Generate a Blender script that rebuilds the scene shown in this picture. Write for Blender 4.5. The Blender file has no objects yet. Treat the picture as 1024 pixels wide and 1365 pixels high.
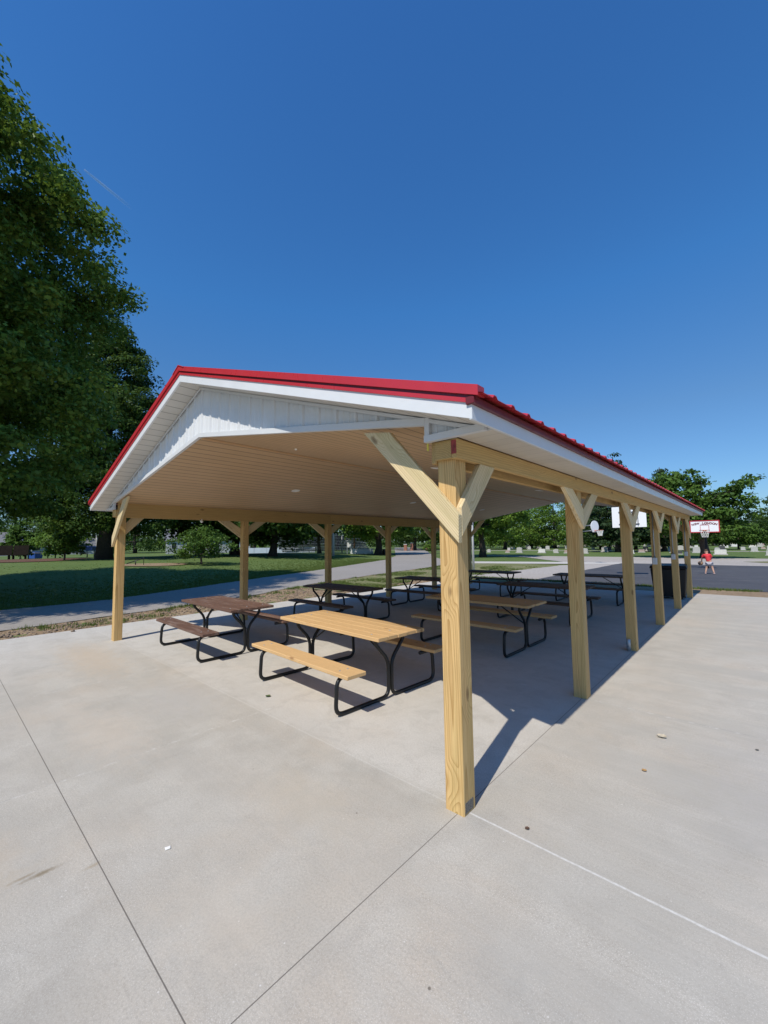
import bpy, bmesh, math, random
import numpy as np
from mathutils import Vector, Matrix, noise
random.seed(7)
R = math.radians
scene = bpy.context.scene
COL = scene.collection

# ------------------------------------------------------------------ helpers
def tag(o, label=None, cat=None, group=None, kind=None):
    if label: o['label'] = label
    if cat: o['category'] = cat
    if group: o['group'] = group
    if kind: o['kind'] = kind
    return o

def empty(name, loc=(0, 0, 0), rz=0.0, parent=None):
    o = bpy.data.objects.new(name, None)
    o.empty_display_size = 0.2
    COL.objects.link(o)
    o.location = loc
    o.rotation_euler = (0, 0, rz)
    if parent: o.parent = parent
    return o

def mesh(name, verts, faces, mat, parent=None, smooth=False, M=None, bevel=0.0):
    me = bpy.data.meshes.new(name)
    if bevel > 0:
        bm = bmesh.new()
        vs = [bm.verts.new(v) for v in verts]
        for f in faces:
            try: bm.faces.new([vs[i] for i in f])
            except ValueError: pass
        bmesh.ops.recalc_face_normals(bm, faces=bm.faces)
        bmesh.ops.bevel(bm, geom=list(bm.edges), offset=bevel, segments=1, affect='EDGES', profile=0.5)
        bm.to_mesh(me); bm.free()
    else:
        me.from_pydata([tuple(v) for v in verts], [], faces)
        me.update()
    me.materials.append(mat)
    if smooth:
        for p in me.polygons: p.use_smooth = True
    o = bpy.data.objects.new(name, me)
    COL.objects.link(o)
    if parent: o.parent = parent
    if M is not None: o.matrix_basis = M
    return o

BOXF = [(0, 3, 2, 1), (4, 5, 6, 7), (0, 1, 5, 4), (1, 2, 6, 5), (2, 3, 7, 6), (3, 0, 4, 7)]
def boxv(x0, x1, y0, y1, z0, z1):
    return [(x0, y0, z0), (x1, y0, z0), (x1, y1, z0), (x0, y1, z0), (x0, y0, z1), (x1, y0, z1), (x1, y1, z1), (x0, y1, z1)]

def box(name, x0, x1, y0, y1, z0, z1, mat, parent=None, bevel=0.0):
    # origin at the centre of its base so object coordinates are local
    c = Vector(((x0 + x1) / 2, (y0 + y1) / 2, z0))
    v = [tuple(Vector(p) - c) for p in boxv(x0, x1, y0, y1, z0, z1)]
    return mesh(name, v, BOXF, mat, parent, M=Matrix.Translation(c), bevel=bevel)

def frame(p0, p1, up=(0, 0, 1)):
    z = (Vector(p1) - Vector(p0)).normalized()
    u = Vector(up)
    x = u.cross(z)
    if x.length < 1e-4: x = Vector((1, 0, 0)).cross(z)
    x.normalize(); y = z.cross(x)
    M = Matrix((x, y, z)).transposed().to_4x4()
    M.translation = Vector(p0)
    return M

def timber(name, p0, p1, wx, wy, mat, parent=None, up=(0, 0, 1), bevel=0.004):
    """a sawn board from p0 to p1; its grain follows its own z axis"""
    M = frame(p0, p1, up); L = (Vector(p1) - Vector(p0)).length
    return mesh(name, boxv(-wx / 2, wx / 2, -wy / 2, wy / 2, 0, L), BOXF, mat, parent, M=M, bevel=bevel)

def prism(name, poly, thick, mat, parent, axis0, axis1, bevel=0.003):
    """world polygon (list of 3D points) extruded by the vector thick, with the grain along axis0->axis1"""
    M = frame(axis0, axis1); Mi = M.inverted(); n = len(poly)
    a = [Mi @ Vector(p) for p in poly]; b = [Mi @ (Vector(p) + Vector(thick)) for p in poly]
    faces = [tuple(range(n)), tuple(range(2 * n - 1, n - 1, -1))]
    for i in range(n): faces.append((i, (i + 1) % n, n + (i + 1) % n, n + i))
    return mesh(name, a + b, faces, mat, parent, M=M, bevel=bevel)

def tube_geo(path, r, seg=10, closed_ends=True):
    V = []; F = []; n = len(path); P = [Vector(p) for p in path]
    prevx = None
    for i, p in enumerate(P):
        if i == 0: t = P[1] - P[0]
        elif i == n - 1: t = P[-1] - P[-2]
        else: t = (P[i + 1] - P[i]).normalized() + (P[i] - P[i - 1]).normalized()
        t.normalize()
        if prevx is None:
            x = t.orthogonal().normalized()
        else:
            x = (prevx - t * prevx.dot(t)).normalized()
        prevx = x; y = t.cross(x)
        rr = r[i] if isinstance(r, (list, tuple)) else r
        for k in range(seg):
            a = 2 * math.pi * k / seg
            V.append(tuple(p + (x * math.cos(a) + y * math.sin(a)) * rr))
    for i in range(n - 1):
        for k in range(seg):
            k2 = (k + 1) % seg
            F.append((i * seg + k, i * seg + k2, (i + 1) * seg + k2, (i + 1) * seg + k))
    if closed_ends:
        F.append(tuple(range(seg - 1, -1, -1))); F.append(tuple((n - 1) * seg + k for k in range(seg)))
    return V, F

def tube(name, path, r, mat, parent=None, seg=10):
    V, F = tube_geo(path, r, seg)
    return mesh(name, V, F, mat, parent, smooth=True)

def fillet(pts, rad, n=5):
    out = [Vector(pts[0])]
    for i in range(1, len(pts) - 1):
        a, b, c = Vector(pts[i - 1]), Vector(pts[i]), Vector(pts[i + 1])
        d1 = (a - b); d2 = (c - b)
        r = min(rad, d1.length * .49, d2.length * .49)
        s = b + d1.normalized() * r; e = b + d2.normalized() * r
        for k in range(n + 1):
            t = k / n
            out.append(s * (1 - t) ** 2 + b * 2 * t * (1 - t) + e * t * t)
    out.append(Vector(pts[-1]))
    return out

def merge(parts):
    V = []; F = []
    for v, f in parts:
        o = len(V); V += [tuple(q) for q in v]; F += [tuple(i + o for i in t) for t in f]
    return V, F

# ------------------------------------------------------------------ materials
def newmat(name):
    m = bpy.data.materials.new(name); m.use_nodes = True
    nt = m.node_tree; b = nt.nodes['Principled BSDF']
    return m, nt, b

class N:
    """tiny node-graph helper"""
    def __init__(s, nt): s.nt = nt
    def new(s, t, **kw):
        n = s.nt.nodes.new(t)
        for k, v in kw.items(): setattr(n, k, v)
        return n
    def link(s, a, b): s.nt.links.new(a, b)
    def math(s, op, a, b=None, c=None, clamp=False):
        n = s.new('ShaderNodeMath', operation=op, use_clamp=clamp)
        for i, v in enumerate((a, b, c)):
            if v is None: continue
            if isinstance(v, (int, float)): n.inputs[i].default_value = v
            else: s.link(v, n.inputs[i])
        return n.outputs[0]
    def coord(s, kind='Object', scale=(1, 1, 1), loc=(0, 0, 0)):
        tc = s.new('ShaderNodeTexCoord'); mp = s.new('ShaderNodeMapping')
        mp.inputs['Scale'].default_value = scale; mp.inputs['Location'].default_value = loc
        s.link(tc.outputs[kind], mp.inputs[0]); return mp.outputs[0]
    def noise(s, vec, scale, detail=4, rough=.55, dist=0.0):
        n = s.new('ShaderNodeTexNoise'); s.link(vec, n.inputs['Vector'])
        n.inputs['Scale'].default_value = scale; n.inputs['Detail'].default_value = detail
        n.inputs['Roughness'].default_value = rough; n.inputs['Distortion'].default_value = dist
        return n.outputs[0]
    def ramp(s, fac, stops, interp='LINEAR'):
        n = s.new('ShaderNodeValToRGB'); n.color_ramp.interpolation = interp
        while len(n.color_ramp.elements) < len(stops): n.color_ramp.elements.new(0.5)
        for e, (p, c) in zip(n.color_ramp.elements, stops):
            e.position = p
            e.color = (c[0], c[1], c[2], 1) if isinstance(c, (tuple, list)) else (c, c, c, 1)
        s.link(fac, n.inputs[0]); return n.outputs[0]
    def mix(s, fac, a, b, blend='MIX'):
        n = s.new('ShaderNodeMix', data_type='RGBA', blend_type=blend)
        if isinstance(fac, (int, float)): n.inputs[0].default_value = fac
        else: s.link(fac, n.inputs[0])
        for i, v in ((6, a), (7, b)):
            if isinstance(v, (tuple, list)): n.inputs[i].default_value = (v[0], v[1], v[2], 1)
            else: s.link(v, n.inputs[i])
        return n.outputs[2]
    def bump(s, h, strength, dist=.01, normal=None):
        n = s.new('ShaderNodeBump'); n.inputs['Strength'].default_value = strength
        n.inputs['Distance'].default_value = dist; s.link(h, n.inputs['Height'])
        if normal is not None: s.link(normal, n.inputs['Normal'])
        return n.outputs[0]

def plain(name, col, rough=.5, metal=0.0, var=.12, scale=6, bumpy=0.0, spec=.5):
    m, nt, b = newmat(name); n = N(nt)
    v = n.coord()
    f = n.noise(v, scale, 5, .6)
    c = n.mix(n.ramp(f, [(.3, 0.0), (.7, 1.0)]), tuple(x * (1 - var) for x in col), tuple(min(1, x * (1 + var)) for x in col))
    n.link(c, b.inputs['Base Color'])
    n.link(n.ramp(n.noise(v, scale * 3, 3), [(.3, max(0, rough - .08)), (.7, min(1, rough + .08))]), b.inputs['Roughness'])
    b.inputs['Metallic'].default_value = metal
    b.inputs['Specular IOR Level'].default_value = spec
    if bumpy: n.link(n.bump(n.noise(v, scale * 8, 4), bumpy, .01), b.inputs['Normal'])
    return m

def wood(name, light, dark, knot, ring=28.0, contrast=1.0, rough=.7, wear=None, green=0.0, obj_rand=True):
    """sawn softwood: growth rings round a wandering pith along the local z axis, knots and fine fibres"""
    m, nt, b = newmat(name); n = N(nt)
    tc = n.new('ShaderNodeTexCoord'); oi = n.new('ShaderNodeObjectInfo')
    rnd = oi.outputs['Random']
    off = n.new('ShaderNodeCombineXYZ')
    n.link(n.math('MULTIPLY_ADD', rnd, .22, -.11), off.inputs[0])
    n.link(n.math('MULTIPLY_ADD', n.math('FRACT', n.math('MULTIPLY', rnd, 7.31)), .16, .03), off.inputs[1])
    n.link(n.math('MULTIPLY', rnd, 37.0), off.inputs[2])
    add = n.new('ShaderNodeVectorMath', operation='ADD')
    n.link(tc.outputs['Object'], add.inputs[0]); n.link(off.outputs[0], add.inputs[1])
    P = add.outputs[0]
    def sc(v, s):
        mp = n.new('ShaderNodeMapping'); mp.inputs['Scale'].default_value = s; n.link(v, mp.inputs[0]); return mp.outputs[0]
    # knots
    vo = n.new('ShaderNodeTexVoronoi'); vo.inputs['Scale'].default_value = 1.0
    vo.inputs['Randomness'].default_value = 1.0
    n.link(sc(P, (5.5, 5.5, 2.1)), vo.inputs['Vector'])
    kd = vo.outputs['Distance']
    kn = n.math('MULTIPLY', n.ramp(kd, [(.0, 1.0), (.07, .8), (.12, 0.0)]), .8)
    pull = n.ramp(kd, [(.0, 1.0), (.16, .55), (.42, 0.0)], 'EASE')
    # rings
    wob = n.noise(sc(P, (3, 3, .9)), 1.0, 2, .5)
    wob2 = n.noise(sc(P, (1.2, 1.2, .35)), 1.0, 1, .5)
    sep = n.new('ShaderNodeSeparateXYZ'); n.link(P, sep.inputs[0])
    x = n.math('ADD', sep.outputs[0], n.math('MULTIPLY_ADD', wob2, .07, -.035))
    lz = n.new('ShaderNodeSeparateXYZ'); n.link(tc.outputs['Object'], lz.inputs[0])
    x = n.math('ADD', x, n.math('MULTIPLY', n.math('SUBTRACT', lz.outputs[2], .9), n.math('MULTIPLY_ADD', n.math('FRACT', n.math('MULTIPLY', rnd, 5.13)), .07, -.035)))
    y = n.math('ADD', sep.outputs[1], n.math('MULTIPLY_ADD', wob, .05, -.025))
    rad = n.math('SQRT', n.math('ADD', n.math('MULTIPLY', x, x), n.math('MULTIPLY', y, y)))
    rad = n.math('ADD', rad, n.math('MULTIPLY', pull, .05))
    rr = n.math('FRACT', n.math('MULTIPLY', rad, ring * 2.4))
    line = n.ramp(rr, [(.0, .0), (.45, .08), (.80, .55), (.92, 1.0), (1.0, 0.0)])
    fib = n.noise(sc(P, (160, 160, 3.5)), 1.0, 3, .6)
    col = n.mix(n.math('MULTIPLY', line, .75 * contrast, clamp=True), light, dark)
    big = n.noise(sc(P, (1.5, 1.5, .5)), 1.0, 2)
    col = n.mix(n.math('MULTIPLY', n.ramp(big, [(.4, 0.0), (.7, 1.0)]), .35), col, tuple(a * .55 + bb * .45 for a, bb in zip(light, dark)))
    if green:
        col = n.mix(n.math('MULTIPLY', n.ramp(n.noise(sc(P, (9, 9, .6)), 1.0, 2), [(.45, 0.0), (.65, 1.0)]), green), col, (.38, .36, .14))
    col = n.mix(n.math('MULTIPLY', n.ramp(fib, [(.35, 1.0), (.6, 0.0)]), .28 * contrast), col, tuple(c * .6 for c in dark))
    col = n.mix(kn, col, knot)
    tone = n.math('MULTIPLY_ADD', n.math('FRACT', n.math('MULTIPLY', rnd, 13.7)), .22, .89)
    cmb = n.new('ShaderNodeCombineColor')
    for i in range(3): n.link(tone, cmb.inputs[i])
    col = n.mix(1.0, col, cmb.outputs[0], 'MULTIPLY')
    if wear:
        w = n.ramp(n.noise(sc(P, (14, 14, 2.2)), 1.0, 5, .65), [(.5, 0.0), (.68, 1.0)])
        col = n.mix(n.math('MULTIPLY', w, .6), col, wear)
    n.link(col, b.inputs['Base Color'])
    b.inputs['Roughness'].default_value = rough
    b.inputs['Specular IOR Level'].default_value = .25
    h = n.math('ADD', n.math('MULTIPLY', line, .5), fib)
    n.link(n.bump(h, .35, .0025), b.inputs['Normal'])
    return m

M_post = wood('treated_pine', (.69, .46, .20), (.38, .21, .065), (.17, .10, .045), green=.22, contrast=1.15, ring=36)
M_brace = wood('pale_treated_pine', (.80, .65, .40), (.55, .38, .18), (.20, .12, .06), green=.25, contrast=1.1, ring=34)
M_beam = wood('treated_pine_beam', (.60, .40, .165), (.37, .22, .075), (.14, .08, .04), green=.12)
M_plank = wood('new_plank', (.62, .41, .20), (.45, .25, .095), (.25, .12, .05), ring=18, contrast=.8)
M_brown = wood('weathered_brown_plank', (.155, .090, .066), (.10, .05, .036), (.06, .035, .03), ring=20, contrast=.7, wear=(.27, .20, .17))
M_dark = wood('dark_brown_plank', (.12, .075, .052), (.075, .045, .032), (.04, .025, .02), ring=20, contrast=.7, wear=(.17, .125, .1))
M_black = plain('black_painted_tube', (.0035, .0035, .004), .45, 0.0, .2, 20, 0.0)
M_whitemetal = plain('white_painted_metal', (.64, .65, .66), .38, 0.0, .03, 3, .12)
M_trimshade = plain('white_trim', (.60, .61, .62), .45, 0.0, .02, 3)
M_red = plain('red_painted_metal', (.44, .028, .038), .32, 0.0, .06, 4)
M_reddark = plain('dark_red_metal', (.13, .010, .014), .4, 0.0, .1, 4)
M_galv = plain('grey_conduit', (.42, .44, .46), .4, .5, .1, 12)
M_box = plain('pale_grey_box', (.62, .62, .62), .5, 0, .04, 9)
M_bulb = plain('white_plastic', (.85, .84, .80), .35, 0, .02, 9)
M_paint = plain('red_spray_paint', (.26, .04, .035), .7, 0, .6, 40)
M_yellow = plain('yellow_tag_plastic', (.62, .55, .08), .5, 0, .08, 30)

def soffit_mat(name, col, axis, pitch, dark=.45, width=.05, rough=.5):
    """vinyl soffit boards with fine dark joints across the given object axis"""
    m, nt, b = newmat(name); n = N(nt)
    tc = n.new('ShaderNodeTexCoord'); sep = n.new('ShaderNodeSeparateXYZ'); n.link(tc.outputs['Object'], sep.inputs[0])
    f = n.math('FRACT', n.math('DIVIDE', n.math('ADD', sep.outputs[axis], 50.0), pitch))
    d = n.math('ABSOLUTE', n.math('SUBTRACT', f, .5))
    g = n.ramp(d, [(.0, 1.0), (width * .5, .8), (width, 0.0)])
    nz = n.noise(n.coord('Object', (1, 1, 1)), 2.5, 4)
    base = n.mix(n.ramp(nz, [(.3, 0.0), (.7, 1.0)]), tuple(c * .95 for c in col), tuple(min(1, c * 1.04) for c in col))
    # a little sheet-to-sheet difference
    fl = n.math('FLOOR', n.math('DIVIDE', n.math('ADD', sep.outputs[axis], 50.0 + pitch * .5), pitch))
    wn = n.new('ShaderNodeTexWhiteNoise', noise_dimensions='1D'); n.link(fl, wn.inputs['W'])
    base = n.mix(n.math('MULTIPLY', wn.outputs[0], .14), base, tuple(c * .55 for c in col))
    n.link(n.mix(g, base, tuple(c * dark for c in col)), b.inputs['Base Color'])
    b.inputs['Roughness'].default_value = rough
    n.link(n.bump(n.math('SUBTRACT', 1.0, g), .5, .004), b.inputs['Normal'])
    return m
M_ceil = soffit_mat('tan_ceiling_board', (.53, .355, .195), 1, .152, .30, .075)
M_rsoff = soffit_mat('rake_soffit', (.58, .55, .50), 0, .152, .35, .05)
M_esoff = soffit_mat('eave_soffit', (.62, .57, .49), 1, .152, .7, .03)

def concrete():
    m, nt, b = newmat('broomed_concrete'); n = N(nt)
    P = n.coord('Object')
    sep = n.new('ShaderNodeSeparateXYZ'); n.link(P, sep.inputs[0]); X, Y = sep.outputs[0], sep.outputs[1]
    big = n.noise(P, .55, 4, .55, .6); mid = n.noise(P, 2.3, 5, .6, .4); fine = n.noise(P, 85, 5, .75); spk = n.noise(P, 210, 2, .6)
    col = n.mix(n.ramp(big, [(.38, 0.0), (.64, 1.0)]), (.462, .425, .362), (.510, .440, .355))
    col = n.mix(n.math('MULTIPLY', n.ramp(n.noise(n.coord('Object', (1, 1, 1), (9, 3, 0)), .8, 5, .6), [(.45, 0.0), (.65, 1.0)]), .8), col, (.385, .362, .318))
    col = n.mix(n.math('MULTIPLY', n.ramp(mid, [(.42, 0.0), (.66, 1.0)]), .6), col, (.54, .51, .45))
    # each pour has its own tone, mostly visible as bands on the open right side
    px_ = n.math('FLOOR', n.math('DIVIDE', n.math('ADD', X, .05), 2.35)); py_ = n.math('FLOOR', n.math('DIVIDE', n.math('SUBTRACT', Y, .06), 2.45))
    cv = n.new('ShaderNodeCombineXYZ'); n.link(px_, cv.inputs[0]); n.link(py_, cv.inputs[1])
    wn = n.new('ShaderNodeTexWhiteNoise', noise_dimensions='2D'); n.link(cv.outputs[0], wn.inputs['Vector'])
    col = n.mix(n.math('MULTIPLY', wn.outputs[0], .26), col, (.37, .345, .30))
    # lighter concrete tone inside the post lines
    ins = n.math('MULTIPLY', n.math('MULTIPLY', n.ramp(n.math('MULTIPLY_ADD', Y, .5, .5), [(.515, 0.0), (.56, 1.0)]), n.ramp(n.math('MULTIPLY_ADD', X, -.1, 0.0), [(.0, 0.0), (.012, 1.0)])), n.math('MULTIPLY_ADD', mid, .5, .45))
    col = n.mix(n.math('MULTIPLY', ins, .8), col, (.60, .57, .52))
    pale = n.ramp(n.math('ADD', n.math('MULTIPLY', X, -.1), n.math('MULTIPLY', n.noise(P, .7, 3), .35)), [(.68, 0.0), (.98, 1.0)])
    col = n.mix(n.math('MULTIPLY', pale, .7), col, (.57, .555, .525))
    mot = n.noise(n.coord('Object', (1, 1, 1), (2, 5, 0)), 4.2, 6, .68, .8)
    col = n.mix(n.math('MULTIPLY', n.ramp(mot, [(.38, 1.0), (.52, 0.0)]), .32), col, (.36, .33, .285))
    # sand speckle and pale fines
    patchy = n.ramp(n.noise(P, 1.1, 4, .6), [(.35, .35), (.65, 1.0)])
    col = n.mix(n.math('MULTIPLY', n.ramp(fine, [(.40, 1.0), (.56, 0.0)]), .42), col, (.30, .27, .23))
    col = n.mix(n.math('MULTIPLY', n.math('MULTIPLY', n.ramp(spk, [(.56, 0.0), (.66, 1.0)]), patchy), .8), col, (.72, .69, .64))
    vs_ = n.new('ShaderNodeTexVoronoi'); vs_.inputs['Scale'].default_value = 24; n.link(P, vs_.inputs['Vector'])
    col = n.mix(n.math('MULTIPLY', n.ramp(vs_.outputs['Distance'], [(.07, .9), (.11, 0.0)]), n.ramp(n.noise(P, 5, 3, .6), [(.52, 0.0), (.62, 1.0)])), col, (.66, .63, .58))
    # broom strokes: strong on the right-hand apron, faint elsewhere
    st = n.noise(n.coord('Object', (.8, 34, 1)), 1.0, 5, .65)
    rgt = n.ramp(n.math('MULTIPLY_ADD', X, .25, 0.5), [(.5, .35), (.75, 1.0)])
    col = n.mix(n.math('MULTIPLY', n.math('MULTIPLY', n.ramp(st, [(.45, 0.0), (.7, 1.0)]), rgt), .4), col, (.53, .495, .44))
    st2 = n.noise(n.coord('Object', (.35, 2.6, 1), (3, 1, 0)), 1.0, 4, .6)
    col = n.mix(n.math('MULTIPLY', n.math('MULTIPLY', n.ramp(st2, [(.46, 0.0), (.60, 1.0)]), rgt), .55), col, (.40, .375, .33))
    # wandering hairline crazing and small dark flecks
    vf = n.new('ShaderNodeTexVoronoi'); vf.inputs['Scale'].default_value = 2.6; n.link(n.coord('Object', (1, 1, 1), (4, 7, 0)), vf.inputs['Vector'])
    col = n.mix(n.ramp(vf.outputs['Distance'], [(.012, .8), (.022, 0.0)]), col, (.12, .10, .08))
    # brown clay stains
    def stain(cx, cy, rx, ry, c, s):
        dx = n.math('DIVIDE', n.math('SUBTRACT', X, cx), rx); dy = n.math('DIVIDE', n.math('SUBTRACT', Y, cy), ry)
        r = n.math('SQRT', n.math('ADD', n.math('MULTIPLY', dx, dx), n.math('MULTIPLY', dy, dy)))
        r = n.math('ADD', r, n.math('MULTIPLY_ADD', n.noise(P, 9.0, 6, .75), 2.2, -1.1))
        return n.math('MULTIPLY', n.ramp(r, [(.2, 1.0), (1.5, 0.0)]), s)
    for cx, cy, rx, ry, c, s in ((-6.2, -.55, 1.6, .45, (.50, .40, .29), .55), (-1.42, -1.80, .022, .10, (.22, .175, .11), .85), (-1.455, -1.87, .016, .07, (.24, .19, .12), .7), (-1.50, -1.92, .07, .16, (.44, .37, .28), .35), (-1.28, -1.62, .02, .06, (.34, .27, .18), .6),
                                 (-1.75, -2.0, .35, .2, (.47, .38, .28), .35), (-.9, -.55, .55, .3, (.50, .43, .33), .30),
                                 (1.9, 1.6, 1.1, 1.5, (.44, .41, .38), .5), (-3.4, -.35, .9, .5, (.42, .40, .38), .4),
                                 (.9, -1.2, .7, .35, (.50, .42, .34), .35), (-3.0, -1.1, 1.0, .35, (.53, .45, .36), .4), (.6, -.75, .35, .2, (.36, .35, .32), .35), (1.7, .3, .5, .9, (.56, .50, .42), .35), (-.5, -1.3, .4, .3, (.54, .47, .38), .35), (2.9, .4, .8, .6, (.50, .42, .34), .35)):
        col = n.mix(stain(cx, cy, rx, ry, c, s), col, c)
    # joints
    def near(co, c, w, wob=0.0):
        a = n.math('SUBTRACT', co, c)
        if wob: a = n.math('ADD', a, n.math('MULTIPLY_ADD', n.noise(P, 3.0, 2), wob, -wob / 2))
        return n.ramp(n.math('DIVIDE', n.math('ABSOLUTE', a), w * 4), [(.12, 1.0), (.25, 0.0)])
    def gt(co, c): return n.math('GREATER_THAN', co, c)
    def lt(co, c): return n.math('LESS_THAN', co, c)
    dark = n.math('MAXIMUM', near(X, -.05, .0032), near(Y, -1.585, .0035))
    faint = None
    for q in (near(X, -2.39, .003), near(X, -4.75, .0035), near(X, 2.3, .004), near(X, 4.7, .005)) + tuple(near(Y, yy, .004 + .0012 * i) for i, yy in enumerate((2.49, 4.95, 7.4, 9.9, 12.3))):
        faint = q if faint is None else n.math('MAXIMUM', faint, q)
    brk = n.ramp(n.noise(P, 1.3, 3), [(.4, .12), (.6, .6)])
    col = n.mix(n.math('MULTIPLY', faint, brk), col, (.20, .185, .17))
    col = n.mix(n.math('MULTIPLY', dark, .9), col, (.13, .115, .10))
    chalk = n.math('MULTIPLY', near(Y, .06, .009, .010), n.ramp(n.noise(P, 34, 4, .75), [(.30, 0.15), (.60, .75)]))
    chalk = n.math('MULTIPLY', chalk, n.math('MULTIPLY_ADD', gt(X, -.1), .75, .35))
    ch2 = n.math('ADD', near(X, -2.385, .016, .01), n.math('ADD', near(X, -4.74, .014, .01), n.math('ADD', near(Y, 2.485, .016), n.math('ADD', near(Y, 4.945, .02), near(Y, 7.395, .024)))))
    ch2 = n.math('MULTIPLY', n.math('MULTIPLY', ch2, n.ramp(n.noise(P, 11, 5, .8), [(.50, 0.06), (.66, 1.0)])), .5)
    col = n.mix(n.math('MAXIMUM', n.math('MULTIPLY', chalk, .8), ch2), col, (.74, .73, .70))
    n.link(col, b.inputs['Base Color'])
    b.inputs['Roughness'].default_value = .85; b.inputs['Specular IOR Level'].default_value = .25
    h = n.math('ADD', n.math('MULTIPLY', fine, .6), n.math('MULTIPLY', spk, .4))
    h = n.math('SUBTRACT', h, n.math('MULTIPLY', dark, 2.0))
    n.link(n.bump(h, .10, .002), b.inputs['Normal'])
    return m
M_conc = concrete()

def ground_mat(name, a, bcol, c, s1, s2, bumpd=.03, detail=6, rough=.95, speck=None):
    m, nt, b = newmat(name); n = N(nt); P = n.coord('Object')
    col = n.mix(n.ramp(n.noise(P, s1, detail, .6, .5), [(.35, 0.0), (.65, 1.0)]), a, bcol)
    f = n.noise(P, s2, 5, .7)
    col = n.mix(n.math('MULTIPLY', n.ramp(f, [(.42, 0.0), (.62, 1.0)]), .75), col, c)
    if speck:
        col = n.mix(n.math('MULTIPLY', n.ramp(n.noise(P, s2 * 3.1, 3, .6), [(.60, 0.0), (.70, 1.0)]), .8), col, speck)
    n.link(col, b.inputs['Base Color']); b.inputs['Roughness'].default_value = rough
    b.inputs['Specular IOR Level'].default_value = .15
    n.link(n.bump(f, .8, bumpd), b.inputs['Normal'])
    return m
M_grass = ground_mat('mown_grass', (.100, .152, .044), (.145, .19, .062), (.068, .115, .030), .25, 9.0, .05, speck=(.24, .26, .09))
M_dry = ground_mat('worn_grass', (.15, .17, .055), (.27, .24, .14), (.10, .13, .035), .6, 6.0, .04, speck=(.36, .32, .22))
M_dirt = ground_mat('bare_dirt', (.31, .22, .135), (.37, .275, .18), (.19, .13, .08), .9, 11.0, .06, speck=(.43, .36, .28))
M_road = ground_mat('chip_seal_road', (.30, .275, .245), (.34, .31, .28), (.25, .23, .21), .22, 14.0, .01, speck=(.40, .37, .33))
M_gravel = ground_mat('pale_gravel_lot', (.40, .36, .32), (.46, .42, .38), (.32, .29, .26), .12, 7.0, .02, speck=(.52, .49, .45))
M_walk = ground_mat('pale_concrete_walk', (.52, .49, .44), (.56, .53, .48), (.46, .43, .39), .5, 9.0, .004)
M_mulch = ground_mat('brown_mulch', (.14, .075, .05), (.18, .10, .07), (.09, .05, .035), .8, 9.0, .05)

def asphalt():
    m, nt, b = newmat('court_asphalt'); n = N(nt); P = n.coord('Object')
    col = n.mix(n.ramp(n.noise(P, .3, 4, .6, .4), [(.35, 0.0), (.7, 1.0)]), (.075, .076, .086), (.10, .10, .108))
    s = n.noise(n.coord('Object', (.55, 2.2, 1)), 1.0, 6, .72, .5)
    col = n.mix(n.math('MULTIPLY', n.ramp(s, [(.56, 0.0), (.70, 1.0)]), .75), col, (.21, .205, .20))
    col = n.mix(n.math('MULTIPLY', n.ramp(n.noise(P, 30, 3, .7), [(.4, 1.0), (.6, 0.0)]), .5), col, (.05, .05, .055))
    n.link(col, b.inputs['Base Color']); b.inputs['Roughness'].default_value = .85
    b.inputs['Specular IOR Level'].default_value = .3
    n.link(n.bump(n.noise(P, 60, 3), .5, .006), b.inputs['Normal'])
    return m
M_court = asphalt()

def leaf_mat(name, hue, hue2, trans=.35):
    m, nt, b = newmat(name); n = N(nt)
    at = n.new('ShaderNodeAttribute'); at.attribute_name = 'tint'
    col = n.mix(at.outputs['Fac'], hue, hue2)
    n.link(col, b.inputs['Base Color']); b.inputs['Roughness'].default_value = .5
    b.inputs['Specular IOR Level'].default_value = .15
    tr = n.new('ShaderNodeBsdfTranslucent'); n.link(n.mix(.6, col, (.16, .24, .03)), tr.inputs[0])
    mx = n.new('ShaderNodeMixShader'); mx.inputs[0].default_value = trans
    n.link(b.outputs[0], mx.inputs[1]); n.link(tr.outputs[0], mx.inputs[2])
    n.link(mx.outputs[0], nt.nodes['Material Output'].inputs[0])
    return m
L_dark = leaf_mat('dark_leaf', (.018, .048, .012), (.085, .145, .024), .22)
L_maple = leaf_mat('maple_leaf', (.04, .10, .018), (.21, .34, .055), .34)
L_mid = leaf_mat('green_leaf', (.035, .082, .016), (.115, .20, .035), .28)
L_bright = leaf_mat('bright_leaf', (.06, .13, .018), (.18, .28, .045), .32)
L_con = leaf_mat('needle_foliage', (.016, .036, .014), (.045, .075, .028), .1)
L_grass = leaf_mat('grass_blade', (.06, .11, .02), (.16, .19, .05), .3)
M_bark = plain('bark', (.055, .042, .033), .9, 0, .35, 5, .8)

# ------------------------------------------------------------------ camera, light, sky
cam = bpy.data.cameras.new('camera'); co = bpy.data.objects.new('camera', cam); COL.objects.link(co)
yaw, pitch, roll = -0.7344, 0.0749, -0.0136
F = Vector((math.sin(yaw) * math.cos(pitch), math.cos(yaw) * math.cos(pitch), math.sin(pitch)))
Rr = Vector((math.cos(yaw), -math.sin(yaw), 0)); U = Rr.cross(F)
R2 = Rr * math.cos(roll) + U * math.sin(roll); U2 = -Rr * math.sin(roll) + U * math.cos(roll)
Mc = Matrix((R2, U2, -F)).transposed().to_4x4(); Mc.translation = (1.4196, -2.267, 1.68)
co.matrix_world = Mc
cam.sensor_fit = 'HORIZONTAL'; cam.sensor_width = 36; cam.lens = 36 * 546.2 / 1024
cam.clip_start = .05; cam.clip_end = 20000
scene.camera = co

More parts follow.
